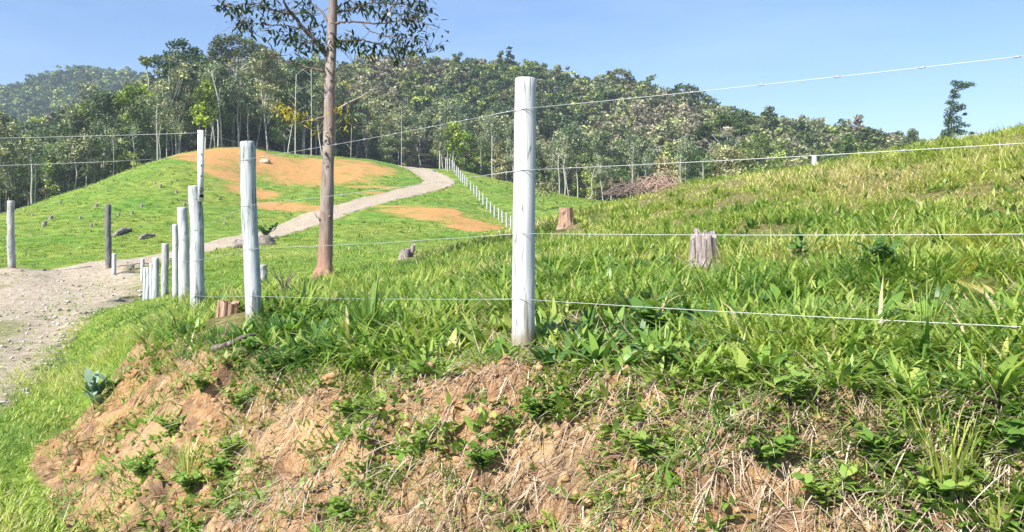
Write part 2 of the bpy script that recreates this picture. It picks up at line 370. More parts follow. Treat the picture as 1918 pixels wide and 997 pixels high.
def catmull(P_, m=24):
    P_ = np.asarray(P_, float); P2 = np.concatenate([2 * P_[:1] - P_[1:2], P_, 2 * P_[-1:] - P_[-2:-1]]); out = []
    for i in range(1, len(P2) - 2):
        t = np.linspace(0, 1, m, endpoint=False)[:, None]; a, b_, c_, d_ = P2[i - 1:i + 3]
        out.append(.5 * (2 * b_ + (c_ - a) * t + (2 * a - 5 * b_ + 4 * c_ - d_) * t ** 2 + (3 * b_ - a - 3 * c_ + d_) * t ** 3))
    out.append(P_[-1:]); return np.concatenate(out)
RDs = catmull(RD, 22)
def road_d(x, y):
    """distance outside the road's edge (negative = on it)"""
    sh = np.shape(x); x = np.ravel(x); y = np.ravel(y); out = np.full(len(x), 50.)
    i = np.where((y < 104) & (x < -3) & (y > 1.2))[0]
    C = RDs[::4]
    for k in range(0, len(i), 60000):
        j = i[k:k + 60000]
        d = np.sqrt((x[j, None] - C[None, :, 0]) ** 2 + (y[j, None] - C[None, :, 1]) ** 2)
        w = C[:, 2][None]
        out[j] = (d - w).min(1)
    return out.reshape(sh)
rdm = road_d(X, Y)
def tallm(x, y):
    q = np.interp(959 + FOC * x / y, [-400, 200, 340, 500, 620, 760, 900, 1040, 1180, 2500], [7.6, 8, 9.5, 10.5, 13.5, 16.5, 18.5, 21.5, 23.5, 30])
    return 1 - sstep(-1.5, .5, y - q)
Z = Z - 0.05 * (1 - sstep(-.3, .25, rdm)) * np.clip(Y / 20, .4, 3)
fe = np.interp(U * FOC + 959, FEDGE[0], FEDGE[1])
gb = MB(); nr, nc = X.shape
idx = np.arange(nr * nc).reshape(nr, nc)
quads = np.stack([idx[:-1, :-1], idx[:-1, 1:], idx[1:, 1:], idx[1:, :-1]], -1).reshape(-1, 4)
gb.add(np.stack([X, Y, Z], -1).reshape(-1, 3), quads)
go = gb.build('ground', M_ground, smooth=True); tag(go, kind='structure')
def setattr_(o, name, arr):
    a = o.data.attributes.new(name, 'FLOAT', 'POINT'); a.data.foreach_set('value', arr.astype(np.float32).ravel())
fc = Fm * (1 - .55 * sstep(.2, 1.6, X)) * (1 - sstep(-3.2, -3.9, X))
setattr_(go, 'face', fc)
setattr_(go, 'dirt', dirt_mask(X, Y))
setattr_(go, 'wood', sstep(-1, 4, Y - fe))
setattr_(go, 'near', (1 - sstep(22, 30, Y)) * .8 * (Sm > 0) * tallm(X, Y))
# road sheet
T = np.gradient(RDs[:, :2], axis=0); T /= np.linalg.norm(T, axis=1)[:, None]; Nn = np.stack([T[:, 1], -T[:, 0]], 1)
NW = 24; off = np.linspace(-1, 1, NW + 1)
ln = np.arange(len(RDs)) * .37
RW = RDs[:, 2][:, None] * (1 + .10 * np.stack([vn(ln, ln * 0 + k * (off[k] > 0) * 3.1, 3) for k in range(NW + 1)], 1) * np.abs(off)[None])
RX = RDs[:, :1] + Nn[:, :1] * off[None] * RW; RY = RDs[:, 1:2] + Nn[:, 1:2] * off[None] * RW
RZ = ground(RX, RY)[0] + .012 - .05 * np.abs(off[None]) ** 6 - .03 * np.exp(-((np.abs(off)[None] - .5) / .18) ** 2)
rb = MB(); idx = np.arange(RX.size).reshape(RX.shape)
mid = np.exp(-(off / .33) ** 2)[None] * .42 * (1 - sstep(14, 18, RY)) + .35 * np.abs(off)[None] ** 4 + .1 * (RY < 30)
rb.add(np.stack([RX, RY, RZ], -1).reshape(-1, 3), np.stack([idx[:-1, :-1], idx[1:, :-1], idx[1:, 1:], idx[:-1, 1:]], -1).reshape(-1, 4)[:, ::-1], rnd=(mid * np.ones_like(RX)).ravel())
ro = rb.build('gravel_road', M_gravel, smooth=True); tag(ro, kind='structure')
# ------------------------------------------------------------------ painted timber, wires
def woodmat(name, c0, c1, streak, amt=.5, tip=None):
    m, nt, b = newmat(name)
    co = objco(nt, (30, 30, 1.6)); co2 = objco(nt, (9, 9, 2.2))
    a = noise(nt, 1.6, 5, .6, co); d = noise(nt, 1.2, 4, .6, co2)
    c = ramp(nt, a, [(.3, c0), (.65, c1)])
    c = mix(nt, ramp(nt, math_(nt, 'MULTIPLY', a, d), [(.26 - .1 * amt, (.0,) * 3), (.26 + .12 * (1 - amt), (0,) * 3), (.40 - .06 * amt, (.85,) * 3)]), c, streak)
    ck = noise(nt, 1.0, 3, .5, objco(nt, (16, 16, .8))); ck = math_(nt, 'ABSOLUTE', math_(nt, 'SUBTRACT', ck, .5)); c = mix(nt, ramp(nt, ck, [(0, (.8,) * 3), (.006, (.6,) * 3), (.012, (0,) * 3)]), c, (.09, .08, .07))
    sp_ = nt.nodes.new('ShaderNodeSeparateXYZ'); nt.links.new(objco(nt), sp_.inputs[0]); dz = math_(nt, 'SUBTRACT', math_(nt, 'MULTIPLY', noise(nt, 9, 4, .6, objco(nt)), .28), sp_.outputs[2]); c = mix(nt, ramp(nt, dz, [(0, (0,) * 3), (.12, (.75,) * 3)]), c, (.22, .17, .10))
    kn = noise(nt, 1.0, 2, .4, objco(nt, (22, 22, 9))); c = mix(nt, ramp(nt, kn, [(.24, (.8,) * 3), (.28, (0,) * 3)]), c, (.12, .10, .085))
    nt.links.new(c, b.inputs['Base Color']); b.inputs['Roughness'].default_value = .75
    bump(nt, b, a, .5, .006); return m
M_white = woodmat('white_painted_wood', (.38, .39, .40), (.57, .57, .57), (.20, .19, .15), .45)
M_white2 = woodmat('weathered_white_wood', (.33, .36, .37), (.54, .56, .56), (.07, .09, .08), .97)
M_grey = woodmat('grey_weathered_wood', (.20, .19, .19), (.50, .49, .48), (.05, .045, .04), .6)
M_black = woodmat('blackened_wood', (.05, .05, .05), (.22, .21, .21), (.015, .015, .015), .6)
m, nt, b = newmat('galvanised_wire'); b.inputs['Base Color'].default_value = (.42, .42, .42, 1); b.inputs['Roughness'].default_value = .5; b.inputs['Metallic'].default_value = .35; M_wire = m
m, nt, b = newmat('bolt_iron'); b.inputs['Base Color'].default_value = (.02, .02, .022, 1); b.inputs['Roughness'].default_value = .6; M_iron = m
def post(name, parent, base, top, r, mat, label=None, r2=None, sides=18, wob=.05, seed=1, chamfer=.12, crack=False, sink=.3):
    """round timber post from base to top (world), split pieces and rounded head"""
    base = np.array(base, float); top = np.array(top, float); H = np.linalg.norm(top - base); d = (top - base) / H
    r2 = r2 or r * .95; m_ = 26
    ts = np.concatenate([[-sink / H], np.linspace(0, 1, m_)[:-1], [1 - r2 * chamfer * .9 / H, 1 - r2 * chamfer * .3 / H, 1]])
    rad = r + (r2 - r) * np.clip(ts, 0, 1); rad[-2] *= 1 - chamfer * .35; rad[-1] *= 1 - chamfer
    pts = base + d * (ts * H)[:, None]
    pts[:, 0] += .12 * r * vn(ts * 3 + seed, ts * 0 + seed, seed); pts[:, 1] += .12 * r * vn(ts * 3 + seed + 9, ts * 0, seed)
    mb = MB(); mb.tube(pts, rad, sides, wob=wob, seed=seed)
    if crack:
        pass
    o = mb.build(name, mat, smooth=True, origin=tuple(base))
    if parent is not None:
        o.parent = parent; o.location = Vector(base) - parent.location
    if label: o['label'] = label
    # flat end grain on top
    return o
FP = [ # base column, base row, head column, head row, distance, width px, material
 (978,645,985,147,3.6,42),(476,603,462,265,5.3,29),(371,584,366,348,7.5,25),(345,562,342,388,10.3,19),(328,559,329,420,13,10.5),
 (309,558,309,456,16,13),(291,570,293,483,18,12),(284,573,284,493,19,8),(277,575,278,501,20,8),(271,573,272,501,20.8,7)]
def P3(px, py, d): return Vector(((px - 959) / FOC * d, d, zpix(py, d)))
fb = P3(978, 645, 3.6); fb.z = gz(fb.x, fb.y)
fence = thing('wire_fence', 'white round-post wire fence running along the top of the clay bank', 'fence', fb)
heads = []
POSTS = []
plabels = ['tall thick white post nearest the camera, above the clay bank', 'white post with dark streaks, beside the reddish stump', 'white post carrying the slender pale extension', 'leaning white post just left of the post with the extension',
 'thin white post touching the leaning white post', 'greyish split post standing apart in the line', None, None, None, None]
for i, (bx, by, hx, hy, d, w) in enumerate(FP):
    p0 = P3(bx, by, d); p1 = P3(hx, hy, d); g_ = gz(p0.x, p0.y)
    r = w / 2 / FOC * d
    post('fence_post', fence, p0, p1, r * 1.03, M_white if i in (0, 3, 4, 7, 9) else (M_white2 if i != 5 else M_grey), plabels[i], r2=r * .95, seed=i + 3, wob=.05 if i else .03, chamfer=.10 if i == 0 else .22, sides=40 if i == 0 else 20, sink=.5)
    POSTS.append((p0, p1, r))
# end post beyond the right edge that carries the strands
pe = Vector((2.3, 2.19, gz(2.3, 2.19) - .02)); post('fence_post', fence, pe, pe + Vector((0, 0, 1.26)), .052, M_white, None, seed=31)
POSTS.insert(0, (pe, pe + Vector((0, 0, 1.26)), .052))
WZ = [1.126, .836, .535, .224]
def wire(mb, pts, r=.0021, twist=True, barbs=0):
    pts = [np.array(p) for p in pts]
    for a, b_ in zip(pts[:-1], pts[1:]):
        L = np.linalg.norm(b_ - a); k = max(3, int(L / .25)); t = np.linspace(0, 1, k)
        sag = -.010 * L * 4 * t * (1 - t) * .35
        q = a + (b_ - a) * t[:, None]; q[:, 2] += sag
        mb.tube(q, r, 5)
        if barbs:
            for s_ in np.arange(.1, L, barbs):
                c_ = a + (b_ - a) * (s_ / L); c_[2] += -.010 * L * 4 * (s_ / L) * (1 - s_ / L) * .35; dd = (b_ - a) / L
                mb.tube([c_ - dd * .012, c_, c_ + dd * .012], [r * 1.7, r * 2.1, r * 1.7], 6)
                up = np.array([.3, -.5, .8]) * (1 if rng.random() > .5 else -1)
                mb.tube([c_ - up * .009, c_ + up * .009], r * .55, 4)
for k in range(4):
    mb = MB(); pts = []
    for j, (p0, p1, r) in enumerate(POSTS):
        H = (p1 - p0).length
        hgt = WZ[k] if j == 0 else (WZ[k] if j < 6 else WZ[k] * H / 1.28)
        if j == 0: z = [.545, .253, -.052, -.362][k]
        elif j == 1: z = zpix([207, 320, 437, 558][k], 3.6)
        elif j == 2: z = zpix([300, 385, 465, 553][k], 5.3)
        elif j == 3: z = zpix([372, 430, 487, 553][k], 7.5)
        else: z = p0.z + WZ[k] * H / 1.28
        c_ = p0 + (p1 - p0) * ((z - p0.z) / max(1e-3, p1.z - p0.z))
        to = Vector((-c_.x - .9, -c_.y, 0)).normalized()
        q = c_ + to * (r + .003); pts.append(Vector((q.x, q.y, z)))
        if 0 < j < 5:   # tie loop round the post
            th = np.linspace(0, 2 * math.pi, 17); ring = np.stack([c_.x + np.cos(th) * (r + .002), c_.y + np.sin(th) * (r + .002), z - .004 + .004 * np.sin(th * 3)], 1)
            mb.tube(ring, .0012, 4, cap=False)
    kk = 5 if k == 0 else len(pts)
    wire(mb, pts[:kk], .0014, barbs=.28 if k == 0 else (.45 if k == 1 else 0))
    o = mb.build('wire', M_wire, smooth=True, origin=tuple(fb)); o.parent = fence; o.location = (0, 0, 0)
    if k == 0: o['label'] = 'top strand of barbed wire with twisted knots'
# pale slotted extension fixed to the third post, with the electric wire it holds
a0 = P3(375, 372, 7.44); a1 = P3(374.5, 244, 7.44)
mb = MB(); hw = .024
for (x0, x1, y0, y1) in ((-hw, hw, -.004, .004), (hw - .006, hw, .004, .03)):
    v = [(a0.x + x, a0.y + y, z) for z in (a0.z - .03, a1.z) for x, y in ((x0, y0), (x1, y0), (x1, y1), (x0, y1))]
    mb.add(v, [(3, 2, 1, 0), (4, 5, 6, 7), (0, 1, 5, 4), (1, 2, 6, 5), (2, 3, 7, 6), (3, 0, 4, 7)])
m, nt, b = newmat('pale_painted_metal'); b.inputs['Base Color'].default_value = (.72, .74, .80, 1); b.inputs['Roughness'].default_value = .5; M_pale = m
ext = mb.build('post_extension', M_pale, origin=tuple(fb)); ext.parent = fence; ext.location = (0, 0, 0); ext['label'] = 'slender pale slotted metal bar rising from a white post'
for py in (289, 310, 330, 352):
    mb = MB(); c_ = P3(377, py, 7.43); mb.tube([c_, c_ + Vector((0, -.006, 0))], .008, 8)
    bo = mb.build('bolt', M_iron, smooth=True, origin=tuple(fb)); bo.parent = ext; bo.location = (0, 0, 0)
mb = MB()
c_ = P3(378, 362, 7.42); mb.tube([c_ + Vector((0, .02, -.035)), c_ + Vector((0, -.01, -.03)), c_ + Vector((.004, -.015, .03)), c_ + Vector((0, .01, .036))], [.012, .022, .022, .012], 10)
bo = mb.build('insulator', M_iron, smooth=True, origin=tuple(fb)); bo.parent = ext; bo.location = (0, 0, 0)
mb = MB()
wire(mb, [P3(-420, 262, 9.5), P3(374, 249, 7.42), P3(560, 292, 10.5), P3(780, 316, 14.5), P3(1165, 354, 20)], .0022)
wo = mb.build('electric_wire', M_wire, origin=tuple(P3(374, 249, 7.42))); tag(wo, 'thin wire strung over the pale metal extension towards the brush pile', 'wire')
mb = MB(); wire(mb, [P3(-350, 318, 16), P3(200, 303, 15.5), P3(311, 297, 16), P3(366, 292, 17)], .0035)
wo = mb.build('electric_wire', M_wire, origin=tuple(P3(200, 303, 15.5))); tag(wo, 'thin wire crossing before the forest at left, below the higher wire', 'wire')

# old gate posts beside the road
def solo(name, label, cat, bx, by, hx, hy, d, w, mat, **k):
    p0 = P3(bx, by, d); p1 = P3(hx, hy, d); r = w / 2 / FOC * d
    o = post(name, None, p0, p1, r, mat, seed=int(bx), **k); tag(o, label, cat); return o
solo('gate_post', 'old pale grey weathered post at the left edge, beyond the road', 'post', 22, 500, 21, 376, 28, 13, M_grey, wob=.10, chamfer=.1)
solo('gate_post', 'old blackened post beside the road, with a short white post at its foot', 'post', 203, 502, 202, 383, 29.5, 11, M_black, wob=.12, chamfer=.3)
solo('short_post', 'short white post at the foot of the blackened gate post', 'post', 213, 517, 214, 475, 28, 8, M_white, wob=.03)
solo('short_post', 'short white post on the grass by the road bend, left of the fence line', 'post', 267, 530, 267, 485, 25, 7, M_white, wob=.03)
solo('short_post', 'short dark stub standing in grass behind the streaked white post', 'post', 494, 530, 493, 496, 14, 15, M_grey, wob=.08)
solo('hill_post', 'short square white post sticking out of the grass on the right hill crest', 'post', 1525, 330, 1525, 291, 17.5, 10, M_white2, sides=8, wob=.02, chamfer=.05)
# far fence across the pasture
fbase = at(958, 50)
ff = thing('wire_fence', 'long row of small white posts running up the far pasture right of the gravel road', 'fence', fbase)
fp = [(835,322,300,93),(838,322,297,90),(842,316,295,94),(847,320,301,92),(851,325,306,90),(855,332,313,87),(859,338,319,85),(863,344,325,82),(867,350,330,80),(871,354,336,78),(875,358,339,76),(882,363,345,73),(888,368,350,70.5),(893,374,353,68),(898,377,359,66),(905,383,362,64),(912,388,366,61.5),(919,390,370,59.5),(926,393,372,57.5),(934,400,377,55.5),(941,404,382,53.5),(949,414,387,51.5),(957,422,396,49.5)]
tops = []
for i, (px, pb, ph, d) in enumerate(fp):
    p = at(px, d); hh_ = max(.9, (pb - ph) / FOC * d); top = Vector((p.x + .02 * random.uniform(-1, 1), p.y, p.z + hh_))
    post('fence_post', ff, p - Vector((0, 0, .1)), top, .056, M_white, seed=i, sides=8); tops.append((p, hh_))
for fr in (.9, .6, .3):
    mb = MB()
    for (p, h1), (q, h2) in zip(tops[:-1], tops[1:]): mb.tube([p + Vector((0, -.07, h1 * fr)), q + Vector((0, -.07, h2 * fr))], .006, 4)
    o = mb.build('wire', M_wire, origin=tuple(fbase)); o.parent = ff; o.location = (0, 0, 0)
# ------------------------------------------------------------------ forest trees
def bark(name, c0, c1, dark):
    m, nt, b = newmat(name); co = objco(nt, (3, 3, .8))
    a = noise(nt, 2.2, 5, .6, co); d = noise(nt, 9, 4, .6, objco(nt, (4, 4, .9)))
    c = ramp(nt, a, [(.3, c0), (.7, c1)]); c = mix(nt, ramp(nt, d, [(.3, (.8,) * 3), (.45, (0,) * 3)]), c, dark)
    nt.links.new(c, b.inputs['Base Color']); b.inputs['Roughness'].default_value = .85; bump(nt, b, d, .5, .01); return m
M_bark = bark('forest_bark', (.22, .2, .16), (.42, .40, .34), (.08, .07, .05))
M_barkp = bark('pale_bark', (.34, .32, .27), (.5, .47, .41), (.16, .14, .11))
G = 1.0
def fol(name, stops, trans=.25, vary=((.62, .82, .75), (1.35, 1.25, 1.15)), rough=.6): return leafmat(name, stops, rough, trans, vary, .25)
M_fol = {
 'bushy': fol('leaves_mid_green', [(0, (0.060, 0.090, 0.033)), (.5, (0.149, 0.196, 0.065)), (1, (0.486, 0.565, 0.177))]),
 'slender': fol('leaves_grey_green', [(0, (0.086, 0.105, 0.069)), (.5, (0.197, 0.217, 0.131)), (1, (0.566, 0.603, 0.338))]),
 'umbrella': fol('leaves_dark_green', [(0, (0.050, 0.070, 0.029)), (.5, (0.104, 0.137, 0.052)), (1, (0.344, 0.377, 0.127))]),
 'lime': fol('leaves_lime', [(0, (0.064, 0.098, 0.022)), (.5, (0.161, 0.215, 0.044)), (1, (0.921, 1.098, 0.128))], .35),
 'dark': fol('leaves_deep_green', [(0, (0.033, 0.057, 0.026)), (.5, (0.081, 0.117, 0.047)), (1, (0.241, 0.321, 0.111))]),
 'olive': fol('leaves_olive', [(0, (0.105, 0.105, 0.057)), (.5, (0.254, 0.239, 0.131)), (1, (0.667, 0.611, 0.326))]),
 'tan': fol('leaves_tan', [(0, (0.180, 0.124, 0.091)), (.5, (0.358, 0.258, 0.207)), (1, (0.888, 0.673, 0.488))]),
}
def crown_clumps(g, H, base, rx, shape, n):
    out = []
    while len(out) < n:
        p = g.uniform(-1, 1, 3)
        if (p ** 2).sum() > 1: continue
        if shape == 'round': q = p * [rx, rx, (H - base) / 2]; q[2] += (H + base) / 2
        elif shape == 'umbrella':
            p[2] = abs(p[2]); r = math.hypot(p[0], p[1]); q = np.array([p[0] * rx, p[1] * rx, H - (H - base) * (.15 + .75 * r ** 2) - .6 * g.random()])
        else:
            h = g.random() ** .8; q = np.array([p[0] * rx * (1 - .65 * h), p[1] * rx * (1 - .65 * h), base + (H - base) * h])
        out.append(q)
    return np.array(out)
def make_tree(kind, H, base, rx, shape, n, leafn, lsz, r0, barkm, seed, csz=1.0, lean=.3, label=None, low=0, matk=None):
    g = np.random.default_rng(seed)
    t = thing('forest_tree', label, 'tree', (0, 0, 0), None)
    cl = crown_clumps(g, H, base, rx, shape, n)
    top = np.array([lean * g.normal(), lean * g.normal(), H * (.80 if shape != 'umbrella' else .72)])
    mb = MB(); ts = np.linspace(0, 1, 9)
    tp = np.outer(ts, top); tp[:, 0] += .25 * lean * np.sin(ts * 5 + seed); tp[:, 1] += .2 * lean * np.sin(ts * 4 + 2 * seed); tp[0, 2] = -.8
    mb.tube(tp, r0 * (1.15 - .85 * ts), 7)
    for q in cl[: max(10, n // 2)]:
        h = g.uniform(.35, .8) if shape != 'umbrella' else g.uniform(.55, .8)
        k = min(1, q[2] / top[2] * h); k = max(.15, k); s0 = np.array([np.interp(k, ts, tp[:, i]) for i in range(3)])
        m_ = (s0 + q) / 2 + np.array([0, 0, -.1 if shape == 'umbrella' else .2]) + g.normal(size=3) * .15
        mb.tube([s0, m_, q], [r0 * .30, r0 * .17, r0 * .06], 5, cap=False)
    mb.build('trunk', barkm, t, smooth=True)
    cb = MB()
    for q in cl:
        cr = csz * g.uniform(.6, 1.3); k = int(leafn * cr ** 2 / csz ** 2)
        d = g.normal(size=(k, 3)); d /= np.linalg.norm(d, axis=1)[:, None]
        d *= (g.random((k, 1)) ** .4) * cr; d[:, 2] *= .6 if shape != 'umbrella' else .38
        d += .25 * cr * vn(d[:, :1] * 2, d[:, 1:2] * 2, seed)
        cb.leaves(q + d, g.uniform(.6, 1.3, k) * lsz, np.clip(g.uniform(.15, .85) + g.normal(size=k) * .22, 0, 1), g)
    if low:
        a = g.random(low) * 6.28; rr = rx * .7 * g.random(low) ** .5
        cb.leaves(np.stack([rr * np.cos(a), rr * np.sin(a), g.random(low) ** 1.3 * base], 1), lsz, g.random(low), g)
    cb.build('crown', M_fol[matk or kind], t)
    return t
protos = [
 (make_tree('bushy', 10.5, 2.2, 2.9, 'round', 34, 150, .215, .13, M_bark, 1, 1.05, label='mid green leafy tree with a rounded crown in the forest'), 5),
 (make_tree('bushy', 9.0, 1.0, 3.2, 'cone', 36, 150, .215, .12, M_bark, 2, 1.1, label='mid green tree leafy nearly to the ground in the forest', low=500), 4),
 (make_tree('slender', 14, 6.5, 2.4, 'round', 32, 140, .20, .10, M_barkp, 3, 1.0, .7, label='tall slender pale-trunked tree with a thin high crown'), 5),
 (make_tree('slender', 12.5, 4.5, 2.6, 'cone', 34, 140, .20, .085, M_barkp, 4, .95, .7, label='grey green slender tree with bare pale lower trunk'), 5),
 (make_tree('umbrella', 13.5, 9.5, 4.0, 'umbrella', 40, 150, .20, .16, M_barkp, 5, .85, .8, label='dark spreading flat-crowned tree on bare limbs in the forest'), 2),
 (make_tree('lime', 8.5, 1.0, 2.9, 'round', 36, 150, .205, .11, M_bark, 6, 1.0, label='lime green bushy tree in the forest edge', low=200), 2),
 (make_tree('dark', 10.5, 3.0, 3.0, 'round', 36, 155, .21, .14, M_bark, 7, 1.05, label='deep green dense tree in the forest'), 4),
 (make_tree('olive', 7.5, .6, 2.8, 'cone', 34, 150, .205, .1, M_barkp, 8, 1.0, label='olive grey bushy tree tangled with vines', low=500), 5),
 (make_tree('tan', 7.5, 1.2, 2.6, 'round', 26, 120, .19, .1, M_barkp, 9, .95, label='tan half-dry tree among the green forest trees', low=200), 2),
]
fd_px, fd_d = np.array(FEDGE[0], float), np.array(FEDGE[1], float)
def fedge(px): return float(np.interp(px, fd_px, fd_d))
g = np.random.default_rng(5)
cand = []
y = 74.0
while y < 150:
    for x in np.arange(-165, 125, 3.5):
        X_ = x + g.uniform(-1.5, 1.5); Y_ = y + g.uniform(-1.5, 1.5); px = 959 + FOC * X_ / Y_
        if -620 < px < 2100: 
            dd = Y_ - fedge(px)
            if dd > 0: cand.append((dd, X_, Y_, px))
    y += 3.3
# nearest rows become individual trees; on the right they stand behind the near hill, one row less
cand.sort(); ind = []; rest = []
for c_ in cand:
    if -110 < c_[3] < 2030 and (c_[0] < 21.5 if c_[3] < 1320 else c_[0] < 14) and len(ind) < 286: ind.append(c_)
    else: rest.append(c_)
wts = {  # which kinds stand where: (column range) -> weights per prototype
}
first = [True] * len(protos)
PL = []
def wsel(px, dd):
    w = np.array([p[1] for p in protos], float)
    if px < 320: w *= [1.4, 1.5, 1.2, 1.2, .2, 6.0, 1, .6, .2]
    elif px < 600: w *= [1, 1, 2.0, 1.9, .6, .15, 1.8, .8, .3]
    elif px < 980: w *= [.8, .9, 1.2, 1.3, .2, .4, .9, 2.0, .7]
    else: w *= [.9, 1.2, .30, .3, .3, .3, .8, 2.6, 2.6]
    if dd < 4 and px < 980: w *= [1, 1, 2.0, 2.0, .2, 1, .8, 1, .5]
    return w / w.sum()
for dd, X_, Y_, px in ind:
    k = g.choice(len(protos), p=wsel(px, dd)); s_ = g.uniform(.75, 1.2)
    if px < 260: s_ *= .80
    if 640 < px < 1321: s_ *= .66
    if px > 1320: s_ *= .72
    if px > 1600: s_ *= .7
    z = gz(X_, Y_) - .2; r = protos[k][0]; grp = {0: 'round mid green forest trees', 1: 'low-leafed mid green forest trees', 2: 'tall slender pale-trunked forest trees', 3: 'grey green slender forest trees', 4: 'dark flat-crowned forest trees', 5: 'lime green forest trees', 6: 'deep green dense forest trees', 7: 'olive grey bushy forest trees', 8: 'tan half-dry forest trees'}[k]
    if first[k]:
        r.location = (X_, Y_, z); r.rotation_euler = (0, 0, g.uniform(0, 6.28)); r.scale = (s_, s_, s_); r['group'] = grp; first[k] = False
    else: dup(r, (X_, Y_, z), g.uniform(0, 6.28), (s_ * g.uniform(.9, 1.1), s_ * g.uniform(.9, 1.1), s_ * g.uniform(.9, 1.15)), group=grp)
# the wood beyond them: one mass of crowns up the hillsides
wb = {k: MB() for k in ('olive', 'dark', 'tan', 'bushy')}
def lowtree(mb, X_, Y_, Z_, H, rx, n, leafn, lsz, g):
    q = g.normal(size=(n, 3)); q /= np.linalg.norm(q, axis=1)[:, None]; q[:, 2] = np.abs(q[:, 2]); q *= g.random((n, 1)) ** .5
    q = q * [rx, rx, H * .5] + [X_, Y_, Z_ + H * .45]
    rr = .34 * rx
    d = g.normal(size=(n, leafn, 3)); d /= np.linalg.norm(d, axis=2)[..., None]; d *= rr * g.random((n, leafn, 1)) ** .4; d[..., 2] *= .65
    b0 = g.uniform(.1, .85, (n, 1)); rn = np.clip(b0 + g.normal(size=(n, leafn)) * .22, 0, 1)
    mb.leaves((q[:, None] + d).reshape(-1, 3), g.uniform(.7, 1.3, n * leafn) * lsz, rn.ravel(), g)
    mb.tube([(X_, Y_, Z_ - 1), (X_ + g.normal() * .3, Y_, Z_ + H * .6)], [.2, .08], 4, cap=False)
keys = list(wb)
pts = [(X_, Y_) for dd, X_, Y_, px in rest]
y = 150.0
while y < 245:
    for x in np.arange(-y * 1.1, y * .7, 4.6): pts.append((x + g.uniform(-2, 2), y + g.uniform(-2, 2)))
    y += 4.6
PX = np.array([p[0] for p in pts]); PY = np.array([p[1] for p in pts]); PZ = ground(PX, PY)[0]
for X_, Y_, Z_ in zip(PX, PY, PZ):
    px = 959 + FOC * X_ / Y_
    kz = vn(X_ * .04, Y_ * .04, 91) + g.normal() * .45
    k = 'tan' if kz > .62 else ('olive' if kz > .02 else ('bushy' if kz > -.35 else 'dark'))
    H = g.uniform(4.5, 8.5) * (1.0 if px < 1300 else .8)
    if g.random() < .06: H *= 1.35
    lowtree(wb[k], X_, Y_, Z_, H, g.uniform(1.9, 3.1), 14, 42, .40, g)
woods = thing('woodland', 'mass of olive, dark and tan tree crowns covering the long hill', 'woodland', (0, 180, 20)); woods['kind'] = 'stuff'
for k in keys:
    o = wb[k].build('crowns', M_fol[k]); o.parent = woods; o.matrix_parent_inverse = woods.matrix_world.inverted(); o.location = (0, -180, -20); o['kind'] = 'stuff'
fb_ = {k: MB() for k in ('dark', 'bushy')}
y = 330.0
while y < 470:
    for x in np.arange(-y * 1.35, -y * .38, 6.5):
        X_ = x + g.uniform(-3, 3); Y_ = y + g.uniform(-3, 3); Z_ = gz(X_, Y_)
        lowtree(fb_['dark' if g.random() < .6 else 'bushy'], X_, Y_, Z_, g.uniform(6, 11) * (1.3 if g.random() < .08 else 1), g.uniform(3, 4.6), 10, 22, .9, g)
    y += 6.5
far = thing('far_woodland', 'hazy dark woodland covering the distant mountain at left', 'woodland', (-260, 400, 60)); far['kind'] = 'stuff'
for k in fb_:
    o = fb_[k].build('crowns', M_fol[k]); o.parent = far; o.location = (260, -400, -60); o['kind'] = 'stuff'

# thin bare pale trunks all along the forest foot
gp_ = np.random.default_rng(19); sn = thing('bare_tree', 'thin pale bare-trunked tree among the others at the forest foot', 'tree', (0, 0, 0), 'thin pale bare trunks along the forest foot')
mb = MB(); P_ = catmull([(0, 0, -.8), (.1, 0, 2.5), (-.05, .1, 5), (.2, 0, 7.4), (.35, .1, 9)], 5); mb.tube(P_, np.linspace(.085, .03, len(P_)), 6)
for i in range(9):
    s0 = P_[8 + i]; a = gp_.random() * 6.28; l = gp_.uniform(.5, 1.3); mb.tube([s0, s0 + np.array([math.cos(a) * l * .6, math.sin(a) * l * .6, l * .5]), s0 + np.array([math.cos(a) * l, math.sin(a) * l, l * 1.1])], [.025, .018, .006], 4, cap=False)
mb.build('trunk', M_barkp, sn, smooth=True)
lf_ = MB(); lf_.leaves(P_[-7:][gp_.integers(0, 7, 260)] + gp_.normal(size=(260, 3)) * [.6, .6, .45], .18, gp_.random(260), gp_); lf_.build('crown', M_fol['slender'], sn)
for i in range(56):
    px = gp_.uniform(-40, 1290); d = fedge(px) + gp_.uniform(-.8, 4.5); X_ = (px - 959) / FOC * d; a = (X_, d, gz(X_, d) - .1); s_ = gp_.uniform(.6, 1.15)
    if i == 0: sn.location = a; sn.scale = (s_,) * 3
    else: dup(sn, a, gp_.uniform(0, 6.28), (s_ * gp_.uniform(.7, 1.4), s_ * gp_.uniform(.7, 1.4), s_))
